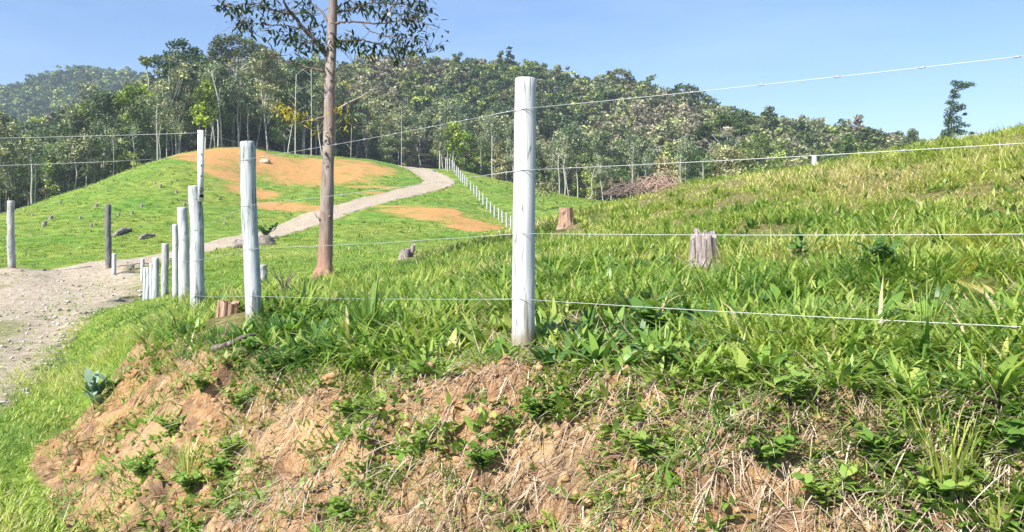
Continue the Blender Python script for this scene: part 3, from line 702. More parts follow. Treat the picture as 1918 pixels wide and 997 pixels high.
# trees that stand out on the skyline, each with its own shape
def clump_tree(name, label, px, d, baserow, clumps, trunk, r0, matk, barkm, seed, lsz=.22, dens=75, flat=.5, group=None):
    """tree from the ellipses of its crown (column,row,half width,half height in photo pixels) and its trunk line"""
    g = np.random.default_rng(seed); k = d / FOC; bx = (px - 959) * k; bz = gz(bx, d)
    t = thing(name, label, 'tree', (bx, d, bz), group)
    def L(p, off=0): return np.array([(p[0] - 959) * k - bx, off, (400 - p[1]) * k - bz])
    mb = MB(); tp = np.array([[0, 0, -.5]] + [L(p, .15 * i) for i, p in enumerate(trunk)])
    mb.tube(tp, np.linspace(r0, r0 * .3, len(tp)), 8)
    cb = MB()
    for c_ in clumps:
        cx, cy, rx, ry = c_[:4]; off = g.uniform(-1, 1) * rx * k * .8; cc = L((cx, cy), off)
        j = np.argmin(np.linalg.norm(tp[1:] - cc, axis=1) + np.maximum(0, tp[1:, 2] - cc[2] + .6) * 3) + 1
        mb.tube([tp[j], (tp[j] + cc) / 2 + [0, 0, .12], cc], [r0 * .35, r0 * .2, r0 * .07], 5, cap=False)
        n = int(dens * rx * ry * k * k / (lsz * lsz * .35) * .12) + 40
        q = g.normal(size=(n, 3)); q /= np.linalg.norm(q, axis=1)[:, None]; q *= g.random((n, 1)) ** .45; q *= [rx * k * 1.1, rx * k, ry * k * 1.35]
        q[:, 2] += .15 * rx * k * vn(q[:, 0] * 2.5, q[:, 1] * 2.5, seed)
        cb.leaves(cc + q, g.uniform(.6, 1.2, n) * lsz, np.clip(g.uniform(.3, .6) + g.normal(size=n) * .16, 0, 1), g)
    mb.build('trunk', barkm, t, smooth=True); cb.build('crown', M_fol[matk], t)
    return t
clump_tree('lone_tree', 'lone tall dark tree rising alone above the right hill crest, crown bent right', 1782, 84, 370,
 [(1797,155,12,5),(1818,158,13,4),(1806,162,12,5),(1789,172,7,4),(1792,180,10,5),(1782,192,8,4),(1785,203,9,9),(1798,202,8,5),(1779,216,9,12),(1788,226,9,6),(1776,230,8,7),(1795,236,14,4),(1782,243,14,6),(1800,248,12,4),(1770,250,9,6),(1774,262,9,7),(1809,214,4,2),(1820,250,5,2)],
 [(1770,300),(1776,260),(1780,225),(1786,195),(1800,165)], .16, 'dark', M_bark, 41, .15, 48)
clump_tree('skyline_tree', 'wide umbrella-crowned tree on the hill skyline right of the tall white post', 1162, 185, 200,
 [(1145,138,9,4),(1160,134,12,4),(1172,140,10,5),(1180,148,9,4),(1150,147,8,3),(1166,152,10,4),(1139,144,6,3),(1185,156,6,4)],
 [(1160,185),(1162,165),(1160,150)], .3, 'umbrella', M_bark, 42, .5, 75)
clump_tree('skyline_tree', 'dark tree with layered crown leaning right on the hill skyline', 1290, 172, 230,
 [(1275,162,12,4),(1292,168,14,5),(1310,175,14,5),(1322,186,10,5),(1265,170,10,4),(1300,190,16,8),(1318,200,10,6),(1280,185,14,8)],
 [(1288,230),(1292,200),(1296,175)], .3, 'umbrella', M_bark, 43, .48, 75)
clump_tree('skyline_tree', 'tall narrow tree standing over the round crowns on the low right skyline', 1441, 140, 260,
 [(1440,206,8,5),(1432,214,8,4),(1450,218,9,5),(1442,226,12,6),(1455,236,12,8),(1435,240,12,8)],
 [(1441,260),(1441,235),(1440,212)], .25, 'dark', M_bark, 44, .42, 80)
clump_tree('skyline_tree', 'dense rounded dark tree on the low skyline left of the lone tree', 1503, 132, 270,
 [(1500,236,14,6),(1508,244,15,8),(1495,250,13,9),(1512,258,14,9)], [(1503,280),(1503,255)], .22, 'dark', M_bark, 45, .42, 90)
clump_tree('skyline_tree', 'broad dark crowned tree between two taller skyline trees on the right', 1385, 138, 260,
 [(1370,216,16,6),(1390,212,16,6),(1405,220,14,7),(1378,228,18,10),(1402,234,16,10)], [(1385,262),(1385,232)], .25, 'umbrella', M_bark, 46, .44, 85)
clump_tree('skyline_tree', 'small dark clumped tree at the low right end of the forest skyline', 1632, 120, 285,
 [(1625,243,10,4),(1638,250,12,5),(1620,254,14,6),(1640,262,16,7)], [(1632,285),(1632,258)], .2, 'dark', M_bark, 47, .36, 90)
clump_tree('tall_tree', 'great umbrella tree with pale forked limbs, tallest left of the foreground trunk', 437, 101, 290,
 [(408,88,18,9),(425,78,20,8),(445,76,20,7),(465,82,18,8),(482,92,18,9),(400,100,12,7),(425,95,20,8),(455,98,20,8),(490,106,16,7),(505,116,10,5),(415,112,14,6)],
 [(436,250),(437,200),(437,165),(440,135),(444,105)], .26, 'umbrella', M_barkp, 48, .27, 55)
t = bpy.context.scene.objects
clump_tree('tall_tree', 'tall airy tree with a tiered dark crown, left of the great umbrella tree', 338, 96, 300,
 [(330,86,16,6),(345,82,14,5),(355,95,18,8),(322,104,20,8),(345,112,24,10),(370,108,14,7),(300,122,16,7),(325,130,22,10),(355,135,24,12),(310,145,16,9),(385,120,12,6)],
 [(336,240),(337,190),(334,150),(338,115)], .24, 'umbrella', M_bark, 49, .28, 60)
clump_tree('tall_tree', 'small bent tree with flat crown on the slope crest, far left of the umbrella trees', 272, 98, 300,
 [(268,110,10,4),(282,112,8,4),(274,118,9,4),(295,108,7,4)], [(276,200),(278,150),(272,128),(270,114)], .16, 'umbrella', M_bark, 50, .26, 70)
clump_tree('tall_tree', 'bright lime green narrow tree in front of the umbrella trees', 386, 84, 290,
 [(385,160,12,9),(378,175,14,10),(392,180,14,10),(385,195,18,10),(376,210,16,10),(395,212,14,10),(384,228,16,9)], [(384,280),(385,230),(386,170)], .13, 'lime', M_barkp, 51, .24, 90)
clump_tree('tall_tree', 'lime green broad crown on the forest slope at left', 215, 88, 330,
 [(150,212,18,10),(170,200,20,10),(195,190,20,9),(225,180,20,8),(250,172,18,8),(200,205,24,10),(165,220,20,10),(235,192,20,9),(265,168,12,7)], [(205,300),(205,240),(210,205)], .2, 'lime', M_bark, 52, .28, 85)
clump_tree('tall_tree', 'bright green small tree at the forest foot above the far fence', 848, 100, 330,
 [(850,240,13,9),(842,252,14,9),(858,256,14,10),(848,270,15,9),(860,280,11,8)], [(848,315),(849,270)], .12, 'lime', M_barkp, 53, .25, 80)
def snag(px, d, pts_, r, label):
    k = d / FOC; bx = (px - 959) * k; bz = gz(bx, d); t_ = thing('bare_tree', label, 'tree', (bx, d, bz)); mb = MB()
    P_ = np.array([[0, 0, -.6]] + [[(p[0] - 959) * k - bx, .1 * i, (400 - p[1]) * k - bz] for i, p in enumerate(pts_)]); P_ = catmull(P_, 5)
    mb.tube(P_, np.linspace(r, r * .4, len(P_)), 7); mb.build('trunk', M_barkp, t_, smooth=True)
    mb = MB()
    for i in range(7):
        s0 = P_[-1 - i]; a = random.uniform(0, 6.28); l = random.uniform(.8, 1.8)
        mb.tube([s0, s0 + np.array([math.cos(a) * l * .5, math.sin(a) * l * .5, l * .4]), s0 + np.array([math.cos(a) * l, math.sin(a) * l, l * .6])], [r * .3, r * .2, r * .06], 4, cap=False)
    mb.build('twig_spray', M_barkp, t_)
snag(416, 86, [(415,265),(412,225),(406,180),(398,150),(394,132)], .10, 'bare pale curved trunk standing before the umbrella tree at the forest edge')
snag(552, 92, [(553,285),(553,200),(554,140)], .10, 'straight bare pale trunk left of the foreground trunk, in the forest edge')
snag(583, 90, [(583,285),(583,200),(582,128)], .08, 'thin bare pale trunk close beside the foreground tree, at the forest edge')
snag(540, 92, [(540,280),(546,240),(552,205)], .09, 'short bare pale leaning trunk left of the foreground trunk')
snag(656, 97, [(657,300),(658,240)], .06, 'short thin bare trunk right of the foreground tree at the forest foot')
snag(752, 103, [(752,300),(752,240),(752,205)], .06, 'thin pale bare trunk above the crest of the gravel road')
snag(1070, 86, [(1106,370),(1108,340),(1113,318)], .07, 'thin pale leaning bare trunk in shade right of the tall white post')
snag(1316, 78, [(1317,350),(1317,300)], .09, 'pale bare dead tree with side twigs behind the near hill, right of brush pile')
# ------------------------------------------------------------------ foreground tree
def pix2g(px, py, d0=1.4, d1=110):
    ds = np.exp(np.linspace(math.log(d0), math.log(d1), 700)); xs = (px - 959) / FOC * ds
    zg = ground(xs, ds)[0]; zr = (400 - py) / FOC * ds
    i = np.argmax(zg >= zr); return Vector((xs[i], ds[i], zg[i])), ds[i]
M_tb = None
m, nt, b = newmat('smooth_pinkish_bark')
c1 = noise(nt, 2.2, 5, .6, objco(nt, (3, 3, .7))); c2 = noise(nt, 3, 6, .7, objco(nt, (8, 8, 1.6)))
geo = nt.nodes.new('ShaderNodeTexCoord'); sp = nt.nodes.new('ShaderNodeSeparateXYZ'); nt.links.new(geo.outputs['Object'], sp.inputs[0])
c = ramp(nt, c1, [(.3, (.15, .105, .085)), (.5, (.26, .20, .17)), (.7, (.40, .34, .30))])
c = mix(nt, ramp(nt, c2, [(.36, (.9,) * 3), (.47, (0,) * 3)]), c, (.13, .085, .065))
low = nt.nodes.new('ShaderNodeMapRange'); low.inputs[1].default_value = .9; low.inputs[2].default_value = .05; nt.links.new(sp.outputs[2], low.inputs[0])
c = mix(nt, math_(nt, 'MULTIPLY', low.outputs[0], .75), c, (.33, .14, .08))
nt.links.new(c, b.inputs['Base Color']); b.inputs['Roughness'].default_value = .7; bump(nt, b, math_(nt, 'ADD', c1, c2), .45, .012); M_tb = m
m, nt, b = newmat('branch_bark'); b.inputs['Base Color'].default_value = (.12, .09, .07, 1); b.inputs['Roughness'].default_value = .8; M_br = m
M_leafA = leafmat('eucalypt_leaves', [(0, (.012, .026, .012)), (.5, (.03, .05, .02)), (1, (.07, .10, .03))], .38, .18, spec=.4)
M_leafY = leafmat('yellowing_leaves', [(0, (.15, .12, .03)), (.5, (.42, .30, .05)), (1, (.5, .5, .08))], .5, .4)
g = np.random.default_rng(77)
TD = 12.5; tb = Vector(((607 - 959) / FOC * TD, TD, 0)); tb.z = gz(tb.x, tb.y)
ft = thing('foreground_tree', 'slim pinkish-trunked tree with dark drooping leaves beyond the fence', 'tree', tb)
def TL(px, py, off=0.0):
    d = TD + off; return np.array([(px - 959) / FOC * d - tb.x, off, (400 - py) / FOC * d - tb.z])
trk = [(607,545),(607,524),(608,505),(609,480),(611,420),(613,350),(615,290),(617,230),(618,170),(620,110),(622,50),(624,0),(626,-60),(630,-160),(626,-260),(632,-380),(630,-470)]
trw = [46,38,31,27,25,24,22,22,20,19,17,16,15,13,10,7,3]
tpts = catmull([TL(*p) for p in trk], 5); tw = np.interp(np.linspace(0, 1, len(tpts)), np.linspace(0, 1, len(trw)), trw) / 2 / FOC * TD
mb = MB(); mb.tube(tpts, tw, 18, wob=.06, seed=4)
for px, py in ((606,452),(617,405),(613,310),(618,240),(608,475)):   # knots
    c_ = TL(px, py, -.1); mb.tube([c_ + [0, .04, -.02], c_ + [0, -.012, 0]], [.03, .014], 8)
for a in np.linspace(0, 6.28, 8)[:-1]:   # root flare
    l = g.uniform(.16, .3); mb.tube([np.array([0, 0, .22]), np.array([math.cos(a) * .13, math.sin(a) * .13, .08]), np.array([math.cos(a) * l, math.sin(a) * l, -.08])], [.07, .06, .02], 8)
mb.build('trunk', M_tb, ft, smooth=True)
LIMBS = [([(613,106),(592,79),(568,53),(549,29),(537,14),(530,-5),(520,-60)],.045,-.6),([(610,135),(560,121),(527,112),(515,101),(506,84),(494,73),(470,60)],.018,.5),
 ([(616,40),(600,19),(580,2),(560,-30)],.022,.6),([(549,29),(510,18),(470,8),(430,12)],.018,-.5),([(568,53),(530,48),(490,45),(450,38)],.014,-.3),([(592,79),(570,78),(548,74)],.012,.2),
 ([(624,45),(643,41),(677,42),(725,43),(765,36),(800,45)],.024,-.5),([(678,43),(694,58),(720,67),(744,71),(795,75)],.014,-.6),([(623,84),(648,76),(672,75),(694,78),(725,89),(760,96),(800,100)],.022,.4),
 ([(624,28),(655,17),(700,5),(760,8),(800,0)],.02,.5),([(620,134),(653,123),(689,121),(747,132)],.012,-.5),([(617,214),(653,193),(682,178),(710,161)],.024,-.4),([(616,216),(588,225),(562,230),(552,232)],.018,-.5),
 ([(588,224),(570,214),(552,206),(530,203)],.010,-.4),([(612,218),(600,238),(590,246),(570,236)],.009,.2),([(602,424),(597,410),(588,398)],.013,-.2),([(655,193),(650,212),(640,225)],.007,-.3),
 ([(627,-60),(660,-110),(720,-150),(780,-160)],.03,.6),([(627,-90),(580,-130),(520,-160),(460,-150)],.03,-.7),([(630,-180),(670,-240),(720,-270)],.022,-.5),([(628,-200),(590,-260),(550,-290)],.02,.6)]
limbp = []
for i, (pl, r, off) in enumerate(LIMBS):
    L_ = [TL(p[0], p[1], off * k / (len(pl) - 1)) for k, p in enumerate(pl)]; cp = catmull(L_, 6); cp[1:] += g.normal(size=cp[1:].shape) * .008
    mb = MB(); mb.tube(cp, np.linspace(r, r * .25, len(cp)), 7); o = mb.build('branch', M_br if r > .012 and pl[0][1] < 150 else M_tb, ft, smooth=True)
    limbp.append(cp)
LP_ = np.concatenate(limbp)
CL = [(430,15,24,16,90),(475,10,28,14,100),(452,45,28,12,70),(490,52,22,13,50),(520,22,22,16,60),(570,15,20,20,90),(588,50,16,14,50),(535,62,20,11,50),(560,66,18,11,50),(540,80,14,7,30),(575,86,14,9,36),(602,82,14,14,56),(546,106,12,6,18),(604,55,10,9,22),
 (648,14,24,15,80),(708,14,28,16,100),(760,18,28,18,120),(792,6,26,12,60),(775,46,24,16,90),(740,55,24,14,60),(652,74,18,10,44),(670,84,16,12,44),(690,100,18,11,46),(730,95,26,14,90),(768,90,26,16,90),(795,72,14,12,36),(818,52,9,12,12),(832,84,8,6,10),(748,110,22,8,36),(638,86,10,12,30),(626,80,7,14,20),(500,-12,30,12,70),(730,-12,40,12,80),
 (560,-50,40,20,70),(700,-60,50,20,90),(800,-160,40,25,90),(740,-150,40,25,80),(480,-155,40,25,90),(540,-165,35,22,60),(720,-270,40,25,80),(560,-290,35,25,80),(630,-330,40,40,110),(630,-430,30,40,90),(660,-200,30,25,60)]
lb = MB(); tg = MB()
def spray(mb_l, mb_t, c_, n, L=.145, W=.046, rn=.45):
    """hanging leaves round a short twig"""
    base = c_ + g.normal(size=(n, 3)) * [.075, .10, .055]
    mb_l.blades(base, g.random(n) * 6.28, g.uniform(.6, 1.15, n) * L, g.uniform(.7, 1.2, n) * W, g.uniform(1.3, 2.7, n), g.uniform(-.2, .6, n), (.25, 1, .75), np.clip(rn + g.normal(size=n) * .2, 0, 1), twist=g.normal(size=n) * .8)
for cx, cy, rx, ry, n in CL:
    n = int(n * .82); k = max(3, n // 9)
    for j in range(k):
        a = g.random() * 6.28; r = g.random() ** .5
        q = TL(cx + rx * r * math.cos(a), cy + ry * r * math.sin(a), g.uniform(-.7, .7))
        i = np.argmin(np.linalg.norm(LP_ - q, axis=1)); p = LP_[i]; mid_ = (p + q) / 2 + g.normal(size=3) * .06
        if np.linalg.norm(p - q) < 1.6: tg.tube(catmull([p, mid_, q], 4), np.linspace(.006, .0025, 9), 4, cap=False)
        spray(lb, tg, q, int(n / k * 1.15), rn=.4)
tg.build('twig_mass', M_br, ft); lb.build('leaves', M_leafA, ft)
yb = MB()
for cx, cy, rx, ry, n in [(526,200,10,8,40),(538,208,10,8,36),(552,218,12,6,30),(575,226,12,6,14),(600,240,16,6,18),(640,214,14,12,26),(655,226,8,6,8),(650,152,14,6,8)]:
    for j in range(n // 6 + 1): spray(yb, None, TL(cx + g.uniform(-1, 1) * rx, cy + g.uniform(-1, 1) * ry, g.uniform(-.5, .1)), 6, .11, .036, .55)
yl = yb.build('leaves', M_leafY, ft); yl['label'] = 'yellowing leaves on the low side twigs'

# ------------------------------------------------------------------ grass
M_grass = leafmat('grass_blades', [(0, (.06, .16, .035)), (.25, (.15, .27, .045)), (.5, (.30, .40, .07)), (.72, (.45, .50, .115)), (.9, (.56, .54, .21)), (1, (.60, .50, .30))], .42, .46, spec=.35)
M_straw = leafmat('dry_straw', [(0, (.15, .10, .065)), (.5, (.40, .31, .22)), (1, (.70, .60, .48))], .7, .15)
M_weed = leafmat('weed_leaves', [(0, (.05, .13, .03)), (.5, (.17, .30, .05)), (1, (.38, .44, .11))], .42, .32, spec=.35)
TGX = [-400, 200, 340, 500, 620, 760, 900, 1040, 1180, 2500]; TGD = [7.6, 8, 9.5, 10.5, 13.5, 16.5, 18.5, 21.5, 23.5, 30]
def tallmask(x, y): return y < np.interp(959 + FOC * x / y, TGX, TGD)
def scatter(n, y0, y1, u0=-.76, u1=.76, pw=1.0):
    u = g.uniform(u0, u1, n); v = math.log(y0) + (math.log(y1) - math.log(y0)) * g.random(n) ** pw; y = np.exp(v); return u * y, y
def tufts(mb, x, y, z, nb, L, Wd, spread, tl=(.05, .75), bd=(.4, 1.5), rn=None, prof=(.75, 1, .6)):
    n = len(x); i = np.repeat(np.arange(n), nb); m_ = len(i)
    a = g.random(m_) * 6.28; r = np.repeat(np.broadcast_to(spread, (n,)), nb) * g.random(m_) ** .7
    bx = x[i] + r * np.cos(a); by = y[i] + r * np.sin(a); bz = z[i] - .015
    aa = a + g.normal(size=m_) * .7; LL = np.broadcast_to(L, (n,))[i] * g.uniform(.55, 1.2, m_); WW = np.broadcast_to(Wd, (n,))[i] * g.uniform(.6, 1.25, m_)
    rr = np.clip((rn[i] if rn is not None else .45) + g.normal(size=m_) * .13, 0, 1)
    rr = np.where(g.random(m_) < .035, 1.0, rr)
    mb.blades(np.stack([bx, by, bz], 1), aa, LL, WW, g.uniform(*tl, m_), g.uniform(*bd, m_), prof, rr)
EXC = [(1316, 7.0, .20), (1060, 15.5, .30), (425, 6.0, .20), (757, 15.8, .3), (607, 12.5, .42), (978, 3.6, .07), (476, 5.3, .04)]
def clear_of(x, y):
    k = np.ones(len(x), bool)
    for px, d, r in EXC:
        cx = (px - 959) / FOC * d; dx = x - cx * (y / d); dy = y - d
        k &= ~((np.abs(dx) < r) & (dy < .15) & (dy > -.16 * d))
    return k
gm = MB()
x, y = scatter(35000, 1.7, 24, -.8, 1.15, pw=.92)
z, F_, B_, S_ = ground(x, y)
pat = fbm(x * .55, y * .45, 3, 61); pat2 = fbm(x * 1.7, y * 1.7, 3, 62); barep = fbm(x * .8 + 5, y * .55, 3, 63)
right = sstep(.5, 3, x)
keep = clear_of(x, y) & (S_ > np.where(x > .5, .17, -.03)) & tallmask(x, y) & (B_ < .5) & ~((barep > .38) & (g.random(len(x)) < .62) & (S_ > .3)) & (g.random(len(x)) < .97)
x, y, z, S_, pat, pat2, barep = [a[keep] for a in (x, y, z, S_, pat, pat2, barep)]
L = (.15 + .13 * sstep(-.2, .5, pat2) + .05 * pat) * (1 - .30 * sstep(.15, .35, barep)); L = L * np.where(y > 6, 1.12, 1) * (1 - .35 * (x > .4) * (S_ < .45)) * (1 - .4 * (S_ < .16))
rn = .50 + .52 * pat + .14 * sstep(3, 12, y) + .10 * right[keep] - .14 * sstep(.0, .5, pat2) + g.normal(size=len(x)) * .08
tufts(gm, x, y, z, 9, L * .95, np.maximum(.0135, .0015 * y), .05 + .005 * y, (.1, .95), (.5, 1.9), rn=rn)
# lusher broad-bladed tussocks
x, y = scatter(3200, 2.2, 17, -.8, 1.15); z, F_, B_, S_ = ground(x, y); keep = clear_of(x, y) & (S_ > -.02) & tallmask(x, y) & (fbm(x * .8 + 5, y * .55, 3, 63) < .33) & (fbm(x * .7, y * .7, 3, 99) > -.05)
x, y, z, S_ = x[keep], y[keep], z[keep], S_[keep]
tufts(gm, x, y, z, 24, g.uniform(.20, .36, len(x)) * np.where((x > .4) & (S_ < .4), .6, 1), np.maximum(.018, .0016 * y), .05, (.05, .7), (.9, 2.3), rn=.30 + .2 * g.random(len(x)))
o = gm.build('bank_grass', M_grass); tag(o, 'lush bright green grass covering the bank top and near hill', 'grass', kind='stuff')
# short grass: verge, flats and pasture
gm = MB()
x, y = scatter(29000, 2.4, 27, -1.0, .05); z, F_, B_, S_ = ground(x, y); rd = road_d(x, y)
keep = (((B_ > .5) | (S_ < 0)) & (F_ * (1 - sstep(-3.0, -3.6, x)) < .35) & (x < -1.7) & ((rd > .25 * fbm(x * 2, y * 2, 2, 44) - .25) | ((rd < -1.0) & (g.random(len(x)) < .16)) | (g.random(len(x)) < .05) | (rd > -.5) & (g.random(len(x)) < .35))) & (rd > -3) | ((S_ > 0) & ~tallmask(x, y) & (rd > .0) & (g.random(len(x)) < .9))
x, y, z = x[keep], y[keep], z[keep]; pt = fbm(x * .6, y * .6, 3, 64)
tufts(gm, x, y, z, 8, .065 + .11 * sstep(-.1, .5, pt) * (y < 12), np.maximum(.009, .0013 * y), .07 + .004 * y, (.2, 1.1), (.2, 1.4), rn=.50 + .5 * pt + .12 * g.normal(size=len(x)))
x, y = scatter(68000, 16, 92, -.9, .2, .9); z, F_, B_, S_ = ground(x, y); rd = road_d(x, y); dm = dirt_mask(x, y)
px = 959 + FOC * x / y; pt = fbm(x * .16, y * .16, 3, 65); hum = fbm(x * .9, y * .9, 2, 66)
keep = ((y > 25) | ~tallmask(x, y)) & (rd > .1) & (g.random(len(x)) > dm * 1.25 + .9 * dm * fbm(x * .7, y * .5, 3, 46)) & (y < np.interp(px, FEDGE[0], FEDGE[1]) + 2) & (hum > -.15) & (S_ > 0)
x, y, z, pt = x[keep], y[keep], z[keep], pt[keep]
tufts(gm, x, y, z, 5, .07 + .00055 * y, .0011 * y, .12 + .004 * y, (.3, 1.2), (.1, 1.0), rn=.62 + .42 * pt + .1 * g.normal(size=len(x)))
x, y = scatter(2600, 24, 90, -.76, .18, .9); z, F_, B_, S_ = ground(x, y); px = 959 + FOC * x / y
keep = (road_d(x, y) > .3) & (dirt_mask(x, y) < .4) & (y < np.interp(px, FEDGE[0], FEDGE[1])) & (fbm(x * .3, y * .3, 2, 48) > -.1); x, y, z = x[keep], y[keep], z[keep]
tufts(gm, x, y, z, 9, g.uniform(.12, .26, len(x)), .0013 * y, .16, (.1, .9), (.2, 1.2), rn=.18 + .3 * g.random(len(x)))
o = gm.build('pasture_grass', M_grass); tag(o, 'short grazed grass on the pasture, the flats and the road verge', 'grass', kind='stuff')
# dry stalks and thatch on the bank face and between the tufts
sm = MB()
x, y = scatter(60000, 1.9, 7.5, -.62, 1.0); z, F_, B_, S_ = ground(x, y)
cl = fbm(x * 1.6, y * 1.6 + z, 3, 67)
keep = (F_ > .2) & (g.random(len(x)) < np.clip(.20 + 1.6 * (cl - .03) + .12 * sstep(-.8, .8, x) + .45 * sstep(-.38, -.05, S_), .06, .95) * (.2 + .8 * sstep(-3.2, -1.3, x)))
x, y, z = x[keep], y[keep], z[keep]; n = len(x); out = math.atan2(-.75, -.66)
sm.blades(np.stack([x, y - .01, z + .02], 1), out + g.normal(size=n) * .9, g.uniform(.04, .19, n), g.uniform(.0022, .005, n), g.uniform(1.2, 2.5, n), g.uniform(-.4, 1.0, n), (1, .9, .7), np.clip(.5 + g.normal(size=n) * .22, 0, 1), twist=g.normal(size=n) * .6)
x, y = scatter(16000, 2.0, 20, -.45, .76); z, F_, B_, S_ = ground(x, y); bp = fbm(x * .8 + 5, y * .55, 3, 63)
keep = (S_ > -.12) & ((bp > .22) | (S_ < .16)) & tallmask(x, y); x, y, z = x[keep], y[keep], z[keep]; n = len(x)
sm.blades(np.stack([x, y, z + .02], 1), g.random(n) * 6.28, g.uniform(.08, .24, n), np.maximum(g.uniform(.003, .006, n), .0009 * y), g.uniform(.9, 1.9, n), g.uniform(-.3, .7, n), (1, .9, .7), np.clip(.45 + g.normal(size=n) * .22, 0, 1), twist=g.normal(size=n) * .6)
o = sm.build('dry_stalks', M_straw); tag(o, 'dry tan grass stalks and roots hanging over the clay bank face', 'dry grass', kind='stuff')
# low creeping leaves on the bank face and its lip
cm = MB()
x, y = scatter(34000, 1.9, 7.2, -.55, 1.0); z, F_, B_, S_ = ground(x, y)
cl = fbm(x * 1.9 + 9, (y + z) * 1.9, 3, 68)
pr = (F_ > .2) * np.clip(.16 + 1.4 * (cl - .02) + .30 * sstep(.0, 1.6, x), .04, 1) * (.25 + .75 * sstep(-2.2, -.6, x)) + (F_ <= .2) * (S_ > -.05) * (S_ < .6) * (.35 * sstep(-.2, .8, x))
keep = g.random(len(x)) < pr; x, y, z = x[keep], y[keep], z[keep]
tufts(cm, x, y, z + .015, 7, g.uniform(.035, .085, len(x)), g.uniform(.016, .032, len(x)), .05, (.3, 1.3), (.1, 1.0), rn=.5 + .3 * fbm(x * 1.3, y * 1.3, 2, 70) + .1, prof=(.35, 1, .75))
x, y = scatter(8500, 1.9, 7.2, -.62, 1.0); z, F_, B_, S_ = ground(x, y); keep = (F_ > .2) & (fbm(x * 2.3, (y + z) * 2.3, 3, 69) > .02 - .25 * (x > .3)); x, y, z = x[keep], y[keep], z[keep]
tufts(cm, x, y, z + .01, 8, g.uniform(.08, .2, len(x)), .006, .03, (.3, 1.2), (.5, 1.8), rn=.62 + .25 * g.normal(size=len(x)))
x, y = scatter(2600, 2.1, 12, -.62, 1.0); z, F_, B_, S_ = ground(x, y); keep = (S_ > .05) & tallmask(x, y) & clear_of(x, y); x, y, z = x[keep], y[keep], z[keep]
tufts(cm, x, y, z + .03, 7, g.uniform(.08, .17, len(x)), g.uniform(.022, .042, len(x)), .04, (.2, 1.0), (.3, 1.2), rn=.4 + .5 * fbm(x * 1.3, y * 1.3, 2, 71) + .2 * g.normal(size=len(x)), prof=(.3, .85, 1, .85, .5))
o = cm.build('ground_cover', M_weed); tag(o, 'low creeping leafy weeds on the clay bank and its edge', 'ground cover', kind='stuff')

# ------------------------------------------------------------------ weeds that stand out one by one
m, nt, b = newmat('green_stem'); b.inputs['Base Color'].default_value = (.12, .17, .05, 1); b.inputs['Roughness'].default_value = .6; M_stem = m
def leafy_weed(px, py, size, label, stems=6, per=7, LL=.09, WW=.032, rn=.45, mat=None, d0=1.4, spread=.9, group=None, name='leafy_weed', tl=(.6, 1.4), prof=(.3, .85, 1, .85, .5)):
    p, d = pix2g(px, py, d0); t_ = thing(name, label, 'weed', p - Vector((0, 0, .01)), group); st = MB(); lf = MB()
    for s_ in range(stems):
        a = s_ * 6.28 / stems + g.normal() * .4; h = size * g.uniform(.6, 1.1); sp_ = spread * g.uniform(.4, 1)
        P_ = catmull([(0, 0, 0), (math.cos(a) * h * .3 * sp_, math.sin(a) * h * .3 * sp_, h * .5), (math.cos(a) * h * .85 * sp_, math.sin(a) * h * .85 * sp_, h * .8)], 5)
        st.tube(P_, np.linspace(.0035, .0015, len(P_)), 5, cap=False)
        q = P_[np.linspace(3, len(P_) - 1, per).astype(int)]
        lf.blades(q, g.random(per) * 6.28, LL * g.uniform(.6, 1.15, per), WW * g.uniform(.8, 1.15, per), g.uniform(*tl, per), g.uniform(.2, .9, per), prof, np.clip(rn + g.normal(size=per) * .13, 0, 1))
    st.build('stem', M_stem, t_); lf.build('leaf_spray', mat or M_weed, t_); return t_
W_ = [(352,928,.16,'low leafy weed on bare clay near the bottom, below the left gully'),(430,866,.15,'leafy weed on clay, second up the diagonal row of weeds'),(405,900,.12,'small weed low in the diagonal row on the clay'),
 (450,775,.16,'bright spreading weed on clay in the middle of the left bank face'),(525,712,.20,'bushy leafy weed hanging just under the bank lip, left of centre'),(320,820,.15,'weed rooted beside the dark gully on the left clay face'),
 (655,800,.17,'yellow green leafy weed mid-face, below the nearest post span'),(268,895,.13,'dark weed in the shaded gully low on the left face'),(378,740,.15,'dark weed in the gully under the fallen branch'),
 (1440,905,.16,'broad-leafed weed low on the right bank face'),(1650,890,.15,'broad-leafed weed left of the tall grass tuft on the right face'),(1750,965,.16,'broad-leafed weed at the bottom under the tall grass tuft'),(1545,970,.15,'leafy weed at the bottom edge, right half'),
 (1240,700,.15,'bright weed clump on the bank lip at right of the tall post'),(1490,775,.15,'pale leafed weed on the lip above the right bank face'),(640,985,.13,'small weed at the bottom edge, left of centre'),
 (1005,800,.14,'weed tangled in dry stalks mid-face below the tall post'),(1215,880,.14,'weed mid-face right of centre among dry stalks'),(905,900,.14,'weed low on the face under the tall white post')]
for px, py, sz, lb_ in W_:
    big = px > 1400
    leafy_weed(px, py, sz, lb_, stems=10, per=9, LL=.052, WW=.022 if not big else .028, rn=.45 + .25 * g.random())
leafy_weed(1218, 628, .20, 'broad pale-leafed plant standing in grass below the lowest wire', 5, 5, .15, .07, .35)
leafy_weed(1455, 590, .16, 'broad-leafed plant with pale leaves at the lowest wire, right of centre', 5, 5, .14, .06, .35)
leafy_weed(1690, 640, .20, 'large leafy plant behind the lowest wire, right side', 6, 6, .14, .055, .4)
leafy_weed(1650, 520, .30, 'dark green leafy plant in the grass right of the grey stump', 8, 8, .16, .04, .15)
leafy_weed(1500, 500, .34, 'upright bushy plant between grey stump and dark leafy plant', 7, 8, .13, .035, .25)
leafy_weed(1905, 860, .12, 'glossy heart-leafed plant at the right edge of the bank face', 4, 4, .08, .05, .4)
M_blue = leafmat('bluish_leaves', [(0, (.08, .17, .11)), (.5, (.18, .31, .21)), (1, (.32, .42, .3))], .5, .25)
